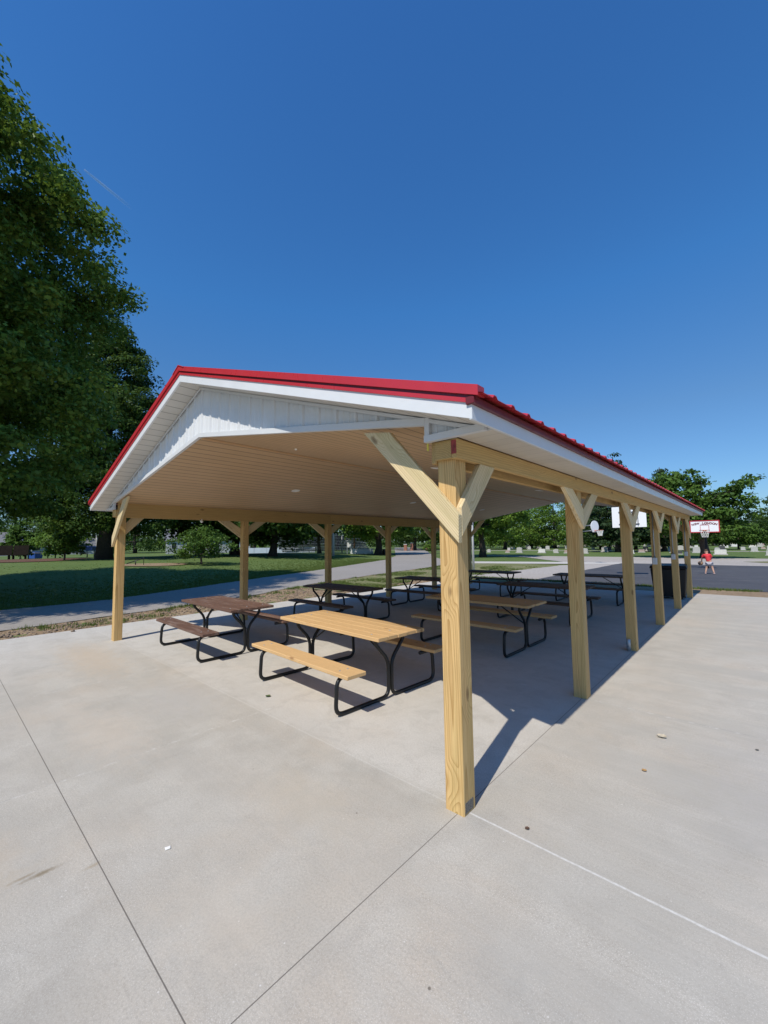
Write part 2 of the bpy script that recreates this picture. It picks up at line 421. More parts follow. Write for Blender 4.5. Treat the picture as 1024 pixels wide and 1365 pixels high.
SUN_AZ = math.atan2(.188, -.982); EL = R(50.1)
w = bpy.data.worlds.new('World'); scene.world = w; w.use_nodes = True
nt = w.node_tree; bg = nt.nodes['Background']
sky = nt.nodes.new('ShaderNodeTexSky'); sky.sky_type = 'NISHITA'; sky.sun_disc = False
sky.sun_elevation = EL; sky.sun_rotation = SUN_AZ
sky.altitude = 100; sky.air_density = 1.15; sky.dust_density = .25; sky.ozone_density = 3.2
nw = N(nt)
tcw = nt.nodes.new('ShaderNodeTexCoord'); sepw = nt.nodes.new('ShaderNodeSeparateXYZ'); nt.links.new(tcw.outputs['Generated'], sepw.inputs[0])
# the phone's deep saturated blue: filter the physical sky by height above the horizon
tint = nw.ramp(sepw.outputs[2], [(0.0, (.26, .36, .52)), (.10, (.27, .40, .56)), (.27, (.285, .435, .57)), (.50, (.225, .53, .78)), (1.0, (.215, .515, .85))])
sk2 = nw.mix(1.0, sky.outputs[0], tint, 'MULTIPLY')
nt.links.new(nw.mix(1.0, sk2, (2.0, 2.0, 2.0), 'MULTIPLY'), bg.inputs[0]); bg.inputs[1].default_value = .10
sl = bpy.data.lights.new('sun', 'SUN'); so = bpy.data.objects.new('sun', sl); COL.objects.link(so)
sl.energy = 4.5; sl.angle = R(.53); sl.color = (1, .94, .83)
sd = Vector((.188 * math.cos(EL), -.982 * math.cos(EL), math.sin(EL)))
so.rotation_euler = sd.to_track_quat('Z', 'Y').to_euler(); so.location = (5, -20, 25)
vs = scene.view_settings; vs.view_transform = 'Standard'; vs.look = 'None'; vs.exposure = 0.0; vs.gamma = 1

# ------------------------------------------------------------------ terrain
XE = [(-60, -16), (-20, -14.2), (0, -14.1), (1.8, -14.2), (8.9, -17.4), (14.3, -19.6), (29, -26.6), (38, -33), (60, -52), (110, -95)]
NE = [(-60, -10.6), (-20, -10.2), (-1.2, -10.25), (.84, -10.5), (5.2, -11.3), (8.5, -12.7), (14, -14.0), (20.4, -15.2), (27, -17.2), (36, -25.5), (60, -44), (110, -86)]
def interp(T, y):
    if y <= T[0][0]: return T[0][1]
    for (a, va), (b, vb) in zip(T, T[1:]):
        if y <= b: return va + (vb - va) * (y - a) / (b - a)
    return T[-1][1]
def ss(t): t = max(0, min(1, t)); return t * t * (3 - 2 * t)
def H(x, y):
    t = interp(XE, y) - x
    h = .62 * ss((t - 1.5) / 19)
    far = math.hypot(x, y)
    h *= 1 - ss((far - 52) / 14) * .85
    return h
def grid(name, xs, ys, zf, mat, keep=None, kind='structure', smooth=True):
    V = []; Fc = []; nx, ny = len(xs), len(ys)
    for y in ys:
        for x in xs: V.append((x, y, zf(x, y)))
    for j in range(ny - 1):
        for i in range(nx - 1):
            cx, cy = (xs[i] + xs[i + 1]) / 2, (ys[j] + ys[j + 1]) / 2
            if keep and not keep(cx, cy): continue
            Fc.append((j * nx + i, j * nx + i + 1, (j + 1) * nx + i + 1, (j + 1) * nx + i))
    return tag(mesh(name, V, Fc, mat, smooth=smooth), kind=kind)
def lin(a, b, n): return [a + (b - a) * i / n for i in range(n + 1)]
xs = [-6000, -2500, -900, -400, -220, -140] + lin(-110, 30, 140) + [45, 80, 160, 400, 1200, 6000]
ys = [-6000, -1500, -400, -120, -60, -40] + lin(-30, 90, 120) + [110, 150, 220, 400, 1000, 2500, 6000]
grid('ground', xs, ys, lambda x, y: H(x, y) - .06, M_grass)

def strip(name, left, right, mat, z, ys, wob=.12, freq=.7, seed=0, cols=6):
    V = []; Fc = []
    for y in ys:
        a = left(y) + (noise.noise((y * freq, seed, 0)) + .5 * noise.noise((y * freq * 4, seed + 9, 0))) * wob
        b = right(y) + (noise.noise((y * freq, seed + 31, 0)) + .5 * noise.noise((y * freq * 4, seed + 5, 0))) * wob
        for k in range(cols + 1):
            V.append((a + (b - a) * k / cols, y, z(a + (b - a) * k / cols, y) if callable(z) else z))
    c = cols + 1
    for j in range(len(ys) - 1):
        for k in range(cols): Fc.append((j * c + k, j * c + k + 1, (j + 1) * c + k + 1, (j + 1) * c + k))
    return tag(mesh(name, V, Fc, mat, smooth=True), kind='structure')
ysr = lin(-60, 105, 660)
strip('road', lambda y: interp(XE, y), lambda y: interp(NE, y), M_road, -.03, ysr, .10)
# bare earth between the road and the slab
yd = lin(-22, 26, 480)
def dz(x, y): return -.045 + .045 * noise.noise((x * 3.1, y * 3.1, 2)) * min(1, max(0, (interp(NE, y) + .0 - x) * -3)) + .02 * noise.noise((x * 9, y * 9, 5))
strip('dirt_strip', lambda y: interp(NE, y) - .05, lambda y: -8.80 if y < 13.7 else -8.80 + (y - 13.7) * -.25, M_dirt, dz, yd, .10, cols=40)
strip('worn_grass_verge', lambda y: interp(NE, y) + .25, lambda y: max(interp(NE, y) + .3, -9.6 - (y - 6) * .05 if y < 14 else -6.2), M_dry, -.018, lin(7.5, 27.5, 160), .35, seed=3)
# gravel lot, walk, court
def quadsheet(name, pts, mat, z):
    return tag(mesh(name, [(x, y, z) for x, y in pts], [tuple(range(len(pts)))], mat), kind='structure')
strip('gravel_lot', lambda y: -8.6 - (y - 30) * .82 if y < 40.5 else -17.2 - (y - 40.5) * 2.5, lambda y: 40, M_gravel, -.036, lin(30.4, 43.5, 80), .25, .3, 4, 10)
strip('gravel_path', lambda y: -9.3 + (y - 18) * .11, lambda y: -5.4, M_gravel, -.016, lin(15.6, 33, 100), .3, .4, 8, 6)
M_w = M_walk
tag(mesh('walk', [(-17.4, 25.6, -.012), (-9.2, 28.4, -.012), (-5.8, 30.0, -.012), (-5.8, 32.0, -.012), (-9.6, 31.3, -.012), (-17.6, 28.6, -.012)], [(0, 1, 4, 5), (1, 2, 3, 4)], M_w), kind='structure')
tag(mesh('cemetery_lane', [(-80, 70.5, -.05), (80, 62.5, -.05), (80, 64.5, -.05), (-80, 73, -.05)], [(0, 1, 2, 3)], M_gravel), kind='structure')
strip('grass_island', lambda y: .6 + abs(y - 36.8) * 1.1, lambda y: 30, M_dry, -.022, lin(35.2, 38.2, 20), .3, .5, 11)
strip('basketball_court', lambda y: -5.85, lambda y: 22, M_court, -.015, lin(15.35, 31.2, 60), .05, .5, 12, 8)
strip('court_edge_dirt', lambda y: -9.0, lambda y: 22, M_dirt, -.028, lin(13.5, 15.7, 12), .2, .5, 14, 60)
# slab: one thick sheet with a real edge
def slab():
    x0, x1, y0, y1 = -8.93, 24, -14, 13.55
    V = boxv(x0, x1, y0, y1, -.12, 0.0)
    return tag(mesh('concrete_slab', V, BOXF, M_conc), kind='structure')
slab()
# mulch patches by the playground
def blob(name, cx, cy, rx, ry, mat, dzv, n=28, sd=1):
    V = [(cx, cy, H(cx, cy) + dzv)]
    for i in range(n):
        a = 2 * math.pi * i / n; k = 1 + .25 * noise.noise((math.cos(a) * 1.5, math.sin(a) * 1.5, sd))
        x, y = cx + rx * k * math.cos(a), cy + ry * k * math.sin(a); V.append((x, y, H(x, y) + dzv))
    return tag(mesh(name, V, [(0, 1 + i, 1 + (i + 1) % n) for i in range(n)], mat), kind='structure')
blob('mulch_bed', -45, 2.0, 5, 5.5, M_mulch, -.02, sd=2)
blob('dirt_patch', -30.0, 8.3, 1.3, 2.2, M_dirt, -.015, sd=5)

# ------------------------------------------------------------------ shelter
s_, W, pw = 2.4666, 7.1391, .1346
HB, HT = 2.214, 2.345
xm = -(W + pw) / 2
OG, OE = .325, .32
YB = 5 * s_ + pw            # back face of the last posts
YE = YB + OG
SL = .3325
def zb(x): return HT + SL * (OE - x) if x > xm else HT + SL * (x - (2 * xm - OE))
def zc(x): return 3.025 - .1625 * abs(x - xm)
sh = empty('picnic_shelter', (xm, YB / 2, 0))
tag(sh, 'open picnic shelter on pine posts with a red edged metal gable roof', 'picnic shelter')
Moff = Matrix.Translation(-Vector((xm, YB / 2, 0)))
def under(o):
    o.parent = sh; o.matrix_basis = Moff @ o.matrix_basis; return o
posts = []
for side in (1, -1):
    for i in range(6):
        x = -pw / 2 if side == 1 else -W - pw / 2
        y = i * s_ + pw / 2
        top = HT - .012
        p = under(timber('post', (x, y, -.02), (x, y, top), pw, pw, M_post, up=(0, 1, 0)))
        posts.append((side, i, x, y, p))
def subpart(o, post):
    o.parent = post
    o.matrix_basis = post.matrix_basis.inverted() @ Moff @ o.matrix_basis
    return o
bt = .04
for side, i, x, y, p in posts:
    # y-direction braces on the outer face
    xo = 0.0 if side == 1 else -W - pw
    tx = bt if side == 1 else -bt
    first = (i == 0); last = (i == 5)
    if first and True:
        yl = .0015
        poly = [(xo, yl, 1.712), (xo, .48, HB), (xo, .262, HB), (xo, yl, 1.902)]
        subpart(prism('brace', poly, (tx, 0, 0), M_brace, None, (xo, yl, 1.7), (xo, .40, HB)), p)
    else:
        yc = y
        for d in (-1, 1):
            if last and d == 1: continue
            g = .003 * d
            poly = [(xo, yc + g, 1.80), (xo, yc + d * .59, HB), (xo, yc + d * .33, HB), (xo, yc + g, 2.02)]
            subpart(prism('brace', poly, (tx, 0, 0), M_brace, None, (xo, yc, 1.9), (xo, yc + d * .45, HB)), p)
    # gable braces on the corner posts
    if first or last:
        yf = 0.0 if first else YB
        ty = -bt if first else bt
        sx = -1 if side == 1 else 1
        xc = bt if side == 1 else -W - pw - bt
        xc -= .002 * (1 if side == 1 else -1) * 0
        def X(v): return xc + sx * v
        zt = lambda v: zc(X(v)) + .045
        poly = [(X(0.0), yf, 1.667), (X(.835), yf, 2.535), (X(.57), yf, 2.49), (X(0.0), yf, 1.852)]
        if first:
            # mitred against the brace on the side face
            poly[0] = (X(0.003), yf, 1.670)
        subpart(prism('brace', poly, (0, ty, 0), M_brace, None, (X(0), yf, 1.75), (X(.7), yf, 2.5)), p)
for side, i, x, y, p in posts:
    if side == 1 and i == 0:
        V = boxv(pw / 2 - .045 + x, pw / 2 + .003 + x, 0, 0, 0, 0)
        subpart(mesh('stamp', boxv(.0004, .0025, .012, .105, .012, .075), BOXF, plain('smudged_ink_stamp', (.16, .145, .12), .8, 0, .75, 110)), p)
# beams
for side in (1, -1):
    mir = (lambda v: v) if side == 1 else (lambda v: -W - pw - v)
    def bb(name, xa, xb, y0, y1, z0, z1, mat=M_beam):
        xa, xb = sorted((mir(xa), mir(xb)))
        xc, zc_ = (xa + xb) / 2, (z0 + z1) / 2
        return under(timber(name, (xc, y0, zc_), (xc, y1, zc_), xb - xa, z1 - z0, mat, up=(0, 0, 1)) if False else
                     timber(name, (xc, y0, zc_), (xc, y1, zc_), xb - xa, z1 - z0, mat))
    cuts = [-bt, 4 * s_ + .07, YB + bt]
    for a, b in zip(cuts, cuts[1:]):
        o = bb('beam', .0005, bt, a, b - .004, HB, HT)
        if a == cuts[0] and side == 1:
            e = mesh('paint_mark', boxv(bt * .05, bt * .96, -.0035, -.0005, HB + .03, HT - .012), BOXF, M_paint)
            e.parent = o
            e.matrix_basis = o.matrix_basis.inverted() @ Moff @ Matrix.Translation((0, -bt, 0))
    cuts = [-.012, 2 * s_ + .07, 4 * s_ + .07, YB + .012]
    for a, b in zip(cuts, cuts[1:]): bb('beam', -pw - bt, -pw - .0005, a, b - .004, HB - .012, 2.470)
    bb('blocking', -pw + .001, -.001, -bt + .004, -.004, HB + .004, HT)
    bb('blocking', -pw + .001, -.001, YB + .004, YB + bt, HB + .004, HT)
# ceiling: two shallow slopes
def ceil_half(sgn):
    x_in = xm + sgn * (abs(-pw - bt - xm) + .004)
    c = Vector((xm, 0, zc(xm)))
    # board grooves run along y, so the local Y axis of this panel runs down the slope
    L = abs(x_in - xm) / math.cos(math.atan(.1625))
    ang = -math.atan(.1625)
    ex = Vector((0, 1, 0)); ey = Vector((sgn * math.cos(ang), 0, math.sin(ang))); ez = ex.cross(ey)
    Mx = Matrix((ex, ey, ez)).transposed().to_4x4(); Mx.translation = c
    y0, y1 = -.05, YB + .05
    V = boxv(y0, y1, 0, L, 0, .02) if ez.z > 0 else boxv(y0, y1, 0, L, -.02, 0)
    under(mesh('ceiling', V, BOXF, M_ceil, M=Mx))
ceil_half(1); ceil_half(-1)
M_ctrim = plain('tan_trim', (.62, .42, .24), .5, 0, .05, 4)
under(box('ceiling_trim', xm - .028, xm + .028, -.045, YB + .045, 3.004, 3.018, M_ctrim))
under(box('ceiling_trim', xm - .006, xm + .006, -.047, YB + .047, 2.996, 3.0035, M_ctrim))
for x0 in (-5.35, -1.94):
    for y0 in (2.6, 6.4, 10.16):
        z = zc(x0)
        n_ = 20
        sg = 1 if x0 > xm else -1
        V = []; Fc = []
        prof = [(.085, -.002), (.085, -.009), (.066, -.012), (.058, -.005), (0.001, -.005)]
        for r_, h_ in prof:
            for k in range(n_):
                a = 2 * math.pi * k / n_
                V.append((r_ * math.cos(a), r_ * math.sin(a), h_ - .1625 * sg * r_ * math.cos(a)))
        for q in range(len(prof) - 1):
            for k in range(n_): Fc.append((q * n_ + k, q * n_ + (k + 1) % n_, (q + 1) * n_ + (k + 1) % n_, (q + 1) * n_ + k))
        under(mesh('recessed_light', V, Fc, M_bulb, M=Matrix.Translation((x0, y0, z)), smooth=False))
# sensor bulb hanging by the left beam, and the small screw light near the gable
V, Fc = tube_geo([(0, 0, .06), (0, 0, .035), (0, 0, .03), (0, 0, .0), (0, 0, -.02)], [.012, .012, .026, .028, .012], 10)
under(mesh('bulb', V, Fc, M_bulb, M=Matrix.Translation((-W + .05, 1.5, HB - .05)), smooth=True))
V, Fc = tube_geo([(0, 0, .02), (0, 0, -.01)], [.018, .014], 10)
under(mesh('bulb', V, Fc, M_bulb, M=Matrix.Translation((-2.9, .84, zc(-2.9) - .01)), smooth=True))

# gable walls of ribbed metal
def gable(yf, d):
    """yf: plane of the sheet, d: -1 faces the camera end, +1 the far end"""
    def zlow(x):
        a = abs(x - xm); lim = abs(-.175 - xm)
        return zc(x) if a <= lim else HT
    half = abs(.295 - xm)
    lim = abs(-.175 - xm)
    xs_ = set()
    k = -16
    rib = .2286; prof = []
    while k <= 16:
        c = xm + .03 + k * rib
        for o_, h_ in ((-.022, 0), (-.010, .017), (.010, .017), (.022, 0)): prof.append((c + o_, h_))
        for q in (1, 2):
            cc = c + q * rib / 3
            for o_, h_ in ((-.010, 0), (-.005, .004), (.005, .004), (.010, 0)): prof.append((cc + o_, h_))
        k += 1
    prof.sort()
    def h_at(x):
        for (a, ha), (b, hb) in zip(prof, prof[1:]):
            if a <= x <= b: return ha + (hb - ha) * (x - a) / max(1e-9, b - a)
        return 0
    pts = [q for q, _ in prof if abs(q - xm) < half]
    for sg in (-1, 1):
        pts += [xm + sg * half, xm + sg * lim, xm + sg * (lim + .0008)]
    pts.append(xm); pts = sorted(pts)
    V = []; Fc = []
    for x in pts:
        y = yf + d * h_at(x)
        V += [(x, y, zlow(x)), (x, y, max(zlow(x), zb(x) + .004))]
    n_ = len(pts)
    for i in range(n_ - 1): Fc.append((2 * i, 2 * i + 2, 2 * i + 3, 2 * i + 1))
    o0 = len(V)
    for x in pts:
        V += [(x, yf - d * .01, zlow(x)), (x, yf - d * .01, max(zlow(x), zb(x) + .004))]
    for i in range(n_ - 1): Fc.append((o0 + 2 * i, o0 + 2 * i + 1, o0 + 2 * i + 3, o0 + 2 * i + 2))
    under(mesh('gable_wall', V, Fc, M_whitemetal))
    # bent trims round the sheet
    def tr(pts2, h, ya, yb_):
        """strip following (x,z) pairs, h tall above them"""
        V = []; Fc = []
        for x, z in pts2:
            V += [(x, ya, z), (x, ya, z + h), (x, yb_, z + h), (x, yb_, z)]
        m_ = len(pts2)
        for i in range(m_ - 1):
            for q in range(4): Fc.append((4 * i + q, 4 * i + (q + 1) % 4, 4 * i + 4 + (q + 1) % 4, 4 * i + 4 + q))
        Fc.append((0, 3, 2, 1)); Fc.append((4 * m_ - 4, 4 * m_ - 3, 4 * m_ - 2, 4 * m_ - 1))
        under(mesh('wall_trim', V, Fc, M_trimshade))
    ya, yb_ = yf + d * .034, yf - d * .004
    tr([(xm - lim, zc(xm - lim) - .004), (xm, zc(xm) - .004), (xm + lim, zc(xm + lim) - .004)], .052, ya, yb_)
    for sg in (-1, 1):
        xa, xb = sorted((xm + sg * (lim - .006), xm + sg * (half - .03)))
        tr([(xa, HT - .003), (xb, HT - .003)], .045, ya + d * .0025, yb_ + d * .0015)
        xa, xb = sorted((xm + sg * (lim - .004), xm + sg * (lim + .034)))
        V = boxv(xa, xb, min(ya, yb_) + .002, max(ya, yb_) - .002, HT + .043, zc(xm + sg * lim) + .046)
        under(mesh('wall_trim', V, BOXF, M_trimshade))
    tr([(xm - half + .12, zb(xm - half + .12) - .030), (xm, zb(xm) - .030), (xm + half - .12, zb(xm + half - .12) - .030)], .027, yf + d * .030, yf + d * .0205)
gable(-.052, -1)
gable(YB + .052, 1)

# soffits, fascia, roof skin
xe, xw = OE, 2 * xm - OE
for sg in (1, -1):
    c = Vector((xm, 0, zb(xm) + .004)); ang = -math.atan(SL)
    L = (OE - xm) / math.cos(ang) - .02
    ex = Vector((sg * math.cos(ang), 0, math.sin(ang))); ey = Vector((0, 1, 0)); ez = ex.cross(ey)
    Mx = Matrix((ex, ey, ez)).transposed().to_4x4(); Mx.translation = c
    for y0, y1 in ((-OG + .02, -.046), (YB + .046, YE - .02)):
        V = boxv(0, L, y0, y1, 0, .012) if ez.z > 0 else boxv(0, L, y0, y1, -.012, 0)
        under(mesh('rake_soffit', V, BOXF, M_rsoff, M=Mx))
    xa, xb = sorted((xm + sg * (.0015 + bt - xm), xm + sg * (OE - .02 - xm)))
    under(mesh('eave_soffit', boxv(xa, xb, -.05, YB + .05, HT + .006, HT + .016), BOXF, M_esoff))
    # eave fascia
    xa, xb = sorted((xm + sg * (OE - .02 - xm), xm + sg * (OE - xm)))
    under(mesh('eave_fascia', boxv(xa, xb, -OG + .001, YE - .001, HT - .004, HT + .098), BOXF, M_whitemetal, bevel=.003))
    # red eave drip edge
    xa, xb = sorted((xm + sg * (OE - .03 - xm), xm + sg * (OE + .022 - xm)))
    under(mesh('eave_trim', boxv(xa, xb, -OG - .016, YE + .016, HT + .080, HT + .122), BOXF, M_reddark, bevel=.003))
def raked(name, ya, yb_, h0, h1, mat, ext=0.0):
    """board following both slopes of the gable edge; h0..h1 above the fascia bottom line"""
    V = []; Fc = []
    P3 = [(xw - ext, zb(xw) - SL * ext), (xm, zb(xm)), (xe + ext, zb(xe) - SL * ext)]
    for x, z in P3: V += [(x, ya, z + h0), (x, ya, z + h1), (x, yb_, z + h1), (x, yb_, z + h0)]
    for i in range(2):
        for q in range(4): Fc.append((4 * i + q, 4 * i + (q + 1) % 4, 4 * i + 4 + (q + 1) % 4, 4 * i + 4 + q))
    Fc.append((0, 3, 2, 1)); Fc.append((8, 9, 10, 11))
    under(mesh(name, V, Fc, mat))
for yf, d in ((-OG, 1), (YE, -1)):
    raked('rake_fascia', yf, yf + d * .022, 0.0, .100, M_whitemetal, -.0005)
    raked('rake_trim', yf - d * .010, yf + d * .03, .086, .112, M_red, .018)
    raked('rake_trim', yf - d * .004, yf + d * .03, .1125, .130, M_reddark, .028)
    raked('rake_trim', yf - d * .022, yf + d * .05, .1305, .188, M_red, .050)
def roof_half(sg):
    ribs = []; y = -OG + .03; pitch = .2286
    prof = [(-OG - .015, .0)]
    k = 0
    while True:
        c = -OG + .13 + k * pitch
        if c > YE - .04: break
        for o_, h_ in ((-.030, 0), (-.013, .018), (.013, .018), (.030, 0)): prof.append((c + o_, h_))
        k += 1
    prof.append((YE + .015, 0))
    x0 = xm; x1 = xm + sg * (OE + .075 - xm)
    V = []; Fc = []
    def zt(x): return zb(xm) - SL * abs(x - xm) + .150
    for y, h in prof:
        V += [(x0, y, zt(x0) + h), (x1, y, zt(x1) + h), (x0, y, zt(x0) - .004), (x1, y, zt(x1) - .004 + h * .9)]
    n_ = len(prof)
    for i in range(n_ - 1):
        a = 4 * i; b = 4 * i + 4
        Fc += [(a, a + 1, b + 1, b), (a + 2, b + 2, b + 3, a + 3), (a + 1, a + 3, b + 3, b + 1)]
    under(mesh('roof_panel', V, Fc, M_red))
roof_half(1); roof_half(-1)
zr = zb(xm) + .150
V = []; 
for y in (-OG - .03, YE + .03):
    for x, z in ((xm - .16, zr - .028), (xm - .16, zr - .018), (xm, zr + .050), (xm + .16, zr - .018), (xm + .16, zr - .028), (xm, zr + .04)): V.append((x, y, z))
Fc = [tuple(range(5, -1, -1)), tuple(range(6, 12))] + [(i, (i + 1) % 6, 6 + (i + 1) % 6, 6 + i) for i in range(6)]
under(mesh('ridge_cap', V, Fc, M_red))

# conduits and outlet boxes on the far right posts
for side, i, x, y, p in posts:
    if side == 1 and i in (3, 4, 5):
        yb0 = y - pw / 2
        V, Fc = tube_geo([(x - .015, yb0 - .014, 1.3), (x - .015, yb0 - .014, HB)], .011, 8)
        subpart(mesh('conduit', V, Fc, M_galv, smooth=True), p)
        subpart(mesh('outlet_box', boxv(x - .055, x + .025, yb0 - .05, yb0, 1.18, 1.31), BOXF, M_box, bevel=.006), p)
    if side == 1 and i == 2:
        yb0 = y - pw / 2
        V, Fc = tube_geo([(x - .03, yb0 - .035, 0), (x - .03, yb0 - .035, .17), (x - .03, yb0 - .035, .175)], [.028, .028, .02], 12)
        subpart(mesh('conduit', V, Fc, M_galv, smooth=True), p)
# yellow tag on the corner of the inner beam
under(mesh('tag', [(-.200, -.03, 2.30), (-.188, -.045, 2.345), (-.176, -.045, 2.342), (-.186, -.03, 2.295), (-.200, -.026, 2.30), (-.188, -.041, 2.345), (-.176, -.041, 2.342), (-.186, -.026, 2.295)],
           [(0, 1, 2, 3), (7, 6, 5, 4), (0, 4, 5, 1), (1, 5, 6, 2), (2, 6, 7, 3), (3, 7, 4, 0)], M_yellow))

# ------------------------------------------------------------------ picnic tables
TL, TW, ZT, ZS, SO, SWd = 1.90, .72, .715, .435, .765, .238
def make_table(mat, label, group, loc, rz):
    t = empty('picnic_table', loc, rz)
    tag(t, label, 'picnic table', group)
    nb = 5; bw = TW / nb
    for k in range(nb):
        y = -TW / 2 + bw * (k + .5); j = random.uniform(-.006, .006)
        timber('top_board', (-TL / 2 + j, y, ZT - .019), (TL / 2 + j, y, ZT - .019), .038, bw - .005, mat, t, up=(0, 1, 0), bevel=.004)
    for sg in (-1, 1):
        yc = sg * (SO - SWd / 2)
        timber('seat_board', (-TL / 2, yc, ZS - .019), (TL / 2, yc, ZS - .019), .038, SWd, mat, t, up=(0, 1, 0), bevel=.005)
    zt, zs = ZT - .040, ZS - .040
    r = .021
    for ex in (-1, 1):
        x = ex * (TL / 2 - .20)
        for sg in (-1, 1):
            def q(b, z): return (x, sg * b, z)
            path = fillet([q(.50, zs - r), q(SO - .035, zs - r), q(SO - .015, r + .0), q(.024, r + .0), q(.024, .40), q(.215, .60), q(.215, zt)], .10, 6)
            V, Fc = tube_geo(path, r, 10)
            mesh('frame_tube', V, Fc, M_black, t, smooth=True)
        for ya, yb_, zz in ((-TW / 2 + .03, TW / 2 - .03, ZT), (.54, .74, ZS), (-.74, -.54, ZS)):
            mesh('bracket', boxv(x - .02, x + .02, ya, yb_, zz - .0435, zz - .0385), BOXF, M_black, t)
        for yb_, zz in [(-.27, ZT), (0.0, ZT), (.27, ZT), (.60, ZS), (.70, ZS), (-.60, ZS), (-.70, ZS)]:
            V, Fc = tube_geo([(x + .004, yb_, zz - .004), (x + .004, yb_, zz + .004)], [.012, .009], 8)
            mesh('bolt', V, Fc, M_galv, t)
        V, Fc = tube_geo([(x - ex * .012, 0, .37), (x - ex * .50, 0, ZT - .045)], .010, 8)
        mesh('diagonal_brace', V, Fc, M_black, t, smooth=True)
    return t
G1 = 'picnic tables standing under the shelter'
tables = [
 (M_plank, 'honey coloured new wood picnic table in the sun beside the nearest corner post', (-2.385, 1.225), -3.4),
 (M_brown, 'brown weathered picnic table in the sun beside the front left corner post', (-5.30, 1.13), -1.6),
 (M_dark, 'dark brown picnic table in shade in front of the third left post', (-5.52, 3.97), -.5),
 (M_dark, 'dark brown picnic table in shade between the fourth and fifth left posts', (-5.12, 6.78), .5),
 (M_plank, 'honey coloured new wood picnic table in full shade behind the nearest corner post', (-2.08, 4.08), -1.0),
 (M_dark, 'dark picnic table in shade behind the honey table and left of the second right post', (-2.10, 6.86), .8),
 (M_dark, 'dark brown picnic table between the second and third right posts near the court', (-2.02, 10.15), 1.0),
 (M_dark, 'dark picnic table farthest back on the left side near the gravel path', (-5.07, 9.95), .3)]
for m_, lab, (x, y), a in tables: make_table(m_, lab, G1, (x, y, 0), R(a))

# ------------------------------------------------------------------ litter on the slab
def litter(name, label, cat, x, y, s, col, rz, kind='leaf'):
    s *= .62
    m_ = plain(name + '_surface', col, .7, 0, .2, 60)
    n_ = 9; V = []; Fc = []
    for i in range(n_):
        t = i / (n_ - 1); wd = math.sin(math.pi * min(1, t * .93 + .05)) * .42 * (1 + .25 * math.sin(t * 19))
        z = .004 + .10 * s * (t - .4) ** 2 * 4
        V += [((t - .5) * s, -wd * s, z + .25 * s * abs(wd)), ((t - .5) * s, 0, z), ((t - .5) * s, wd * s, z + .3 * s * abs(wd))]
    for i in range(n_ - 1):
        a = 3 * i; Fc += [(a, a + 1, a + 4, a + 3), (a + 1, a + 2, a + 5, a + 4)]
    o = mesh(name, V, Fc, m_, M=Matrix.Translation((x, y, .001)) @ Matrix.Rotation(rz, 4, 'Z'))
    sm = o.modifiers.new('thickness', 'SOLIDIFY'); sm.thickness = .0015
    return tag(o, label, cat)
litter('green_leaf', 'curled green leaf lying on the slab near the honey table bench', 'leaf', -2.68, .32, .10, (.07, .10, .03), .4)
litter('pale_leaf', 'pale dry curled leaf on the sunny slab right of the second post', 'leaf', .73, 1.98, .13, (.50, .44, .33), -.5)
litter('tan_leaf', 'tan brown leaf on the sunny slab right of the nearest post', 'leaf', .72, 1.29, .06, (.42, .25, .10), -.7)
litter('dark_leaf', 'small dark curled leaf just above the white chalk joint', 'leaf', .33, .15, .045, (.10, .055, .035), .9)
litter('twig_scrap', 'tiny dark scrap at the right edge of the slab', 'leaf', 1.33, 2.2, .04, (.13, .12, .10), .2)
o = mesh('paper_scrap', [(-.016, -.010, 0), (.010, -.016, .001), (.018, .008, .003), (-.006, .016, .001), (-.016, -.010, .002), (.010, -.016, .003), (.018, .008, .005), (-.006, .016, .003)],
         [(0, 3, 2, 1), (4, 5, 6, 7), (0, 1, 5, 4), (1, 2, 6, 5), (2, 3, 7, 6), (3, 0, 4, 7)], M_bulb, M=Matrix.Translation((-1.11, -1.30, .001)))
tag(o, 'small white paper scrap on the open concrete in front', 'paper scrap')
def rock_geo(s, seed):
    bm = bmesh.new(); bmesh.ops.create_icosphere(bm, subdivisions=2, radius=s)
    for v in bm.verts: v.co *= 1 + .35 * noise.noise(v.co * (1.5 / s) + Vector((seed, 0, 0))); v.co.z *= .6
    V = [tuple(v.co) for v in bm.verts]; Fc = [tuple(q.index for q in f.verts) for f in bm.faces]; bm.free(); return V, Fc
M_stone = plain('clod', (.20, .15, .11), .9, 0, .35, 30)
V, Fc = rock_geo(.035, 3)
tag(mesh('stone', V, Fc, M_stone, M=Matrix.Translation((-8.75, -.28, .018))), 'small brown stone by the left edge of the slab', 'stone')
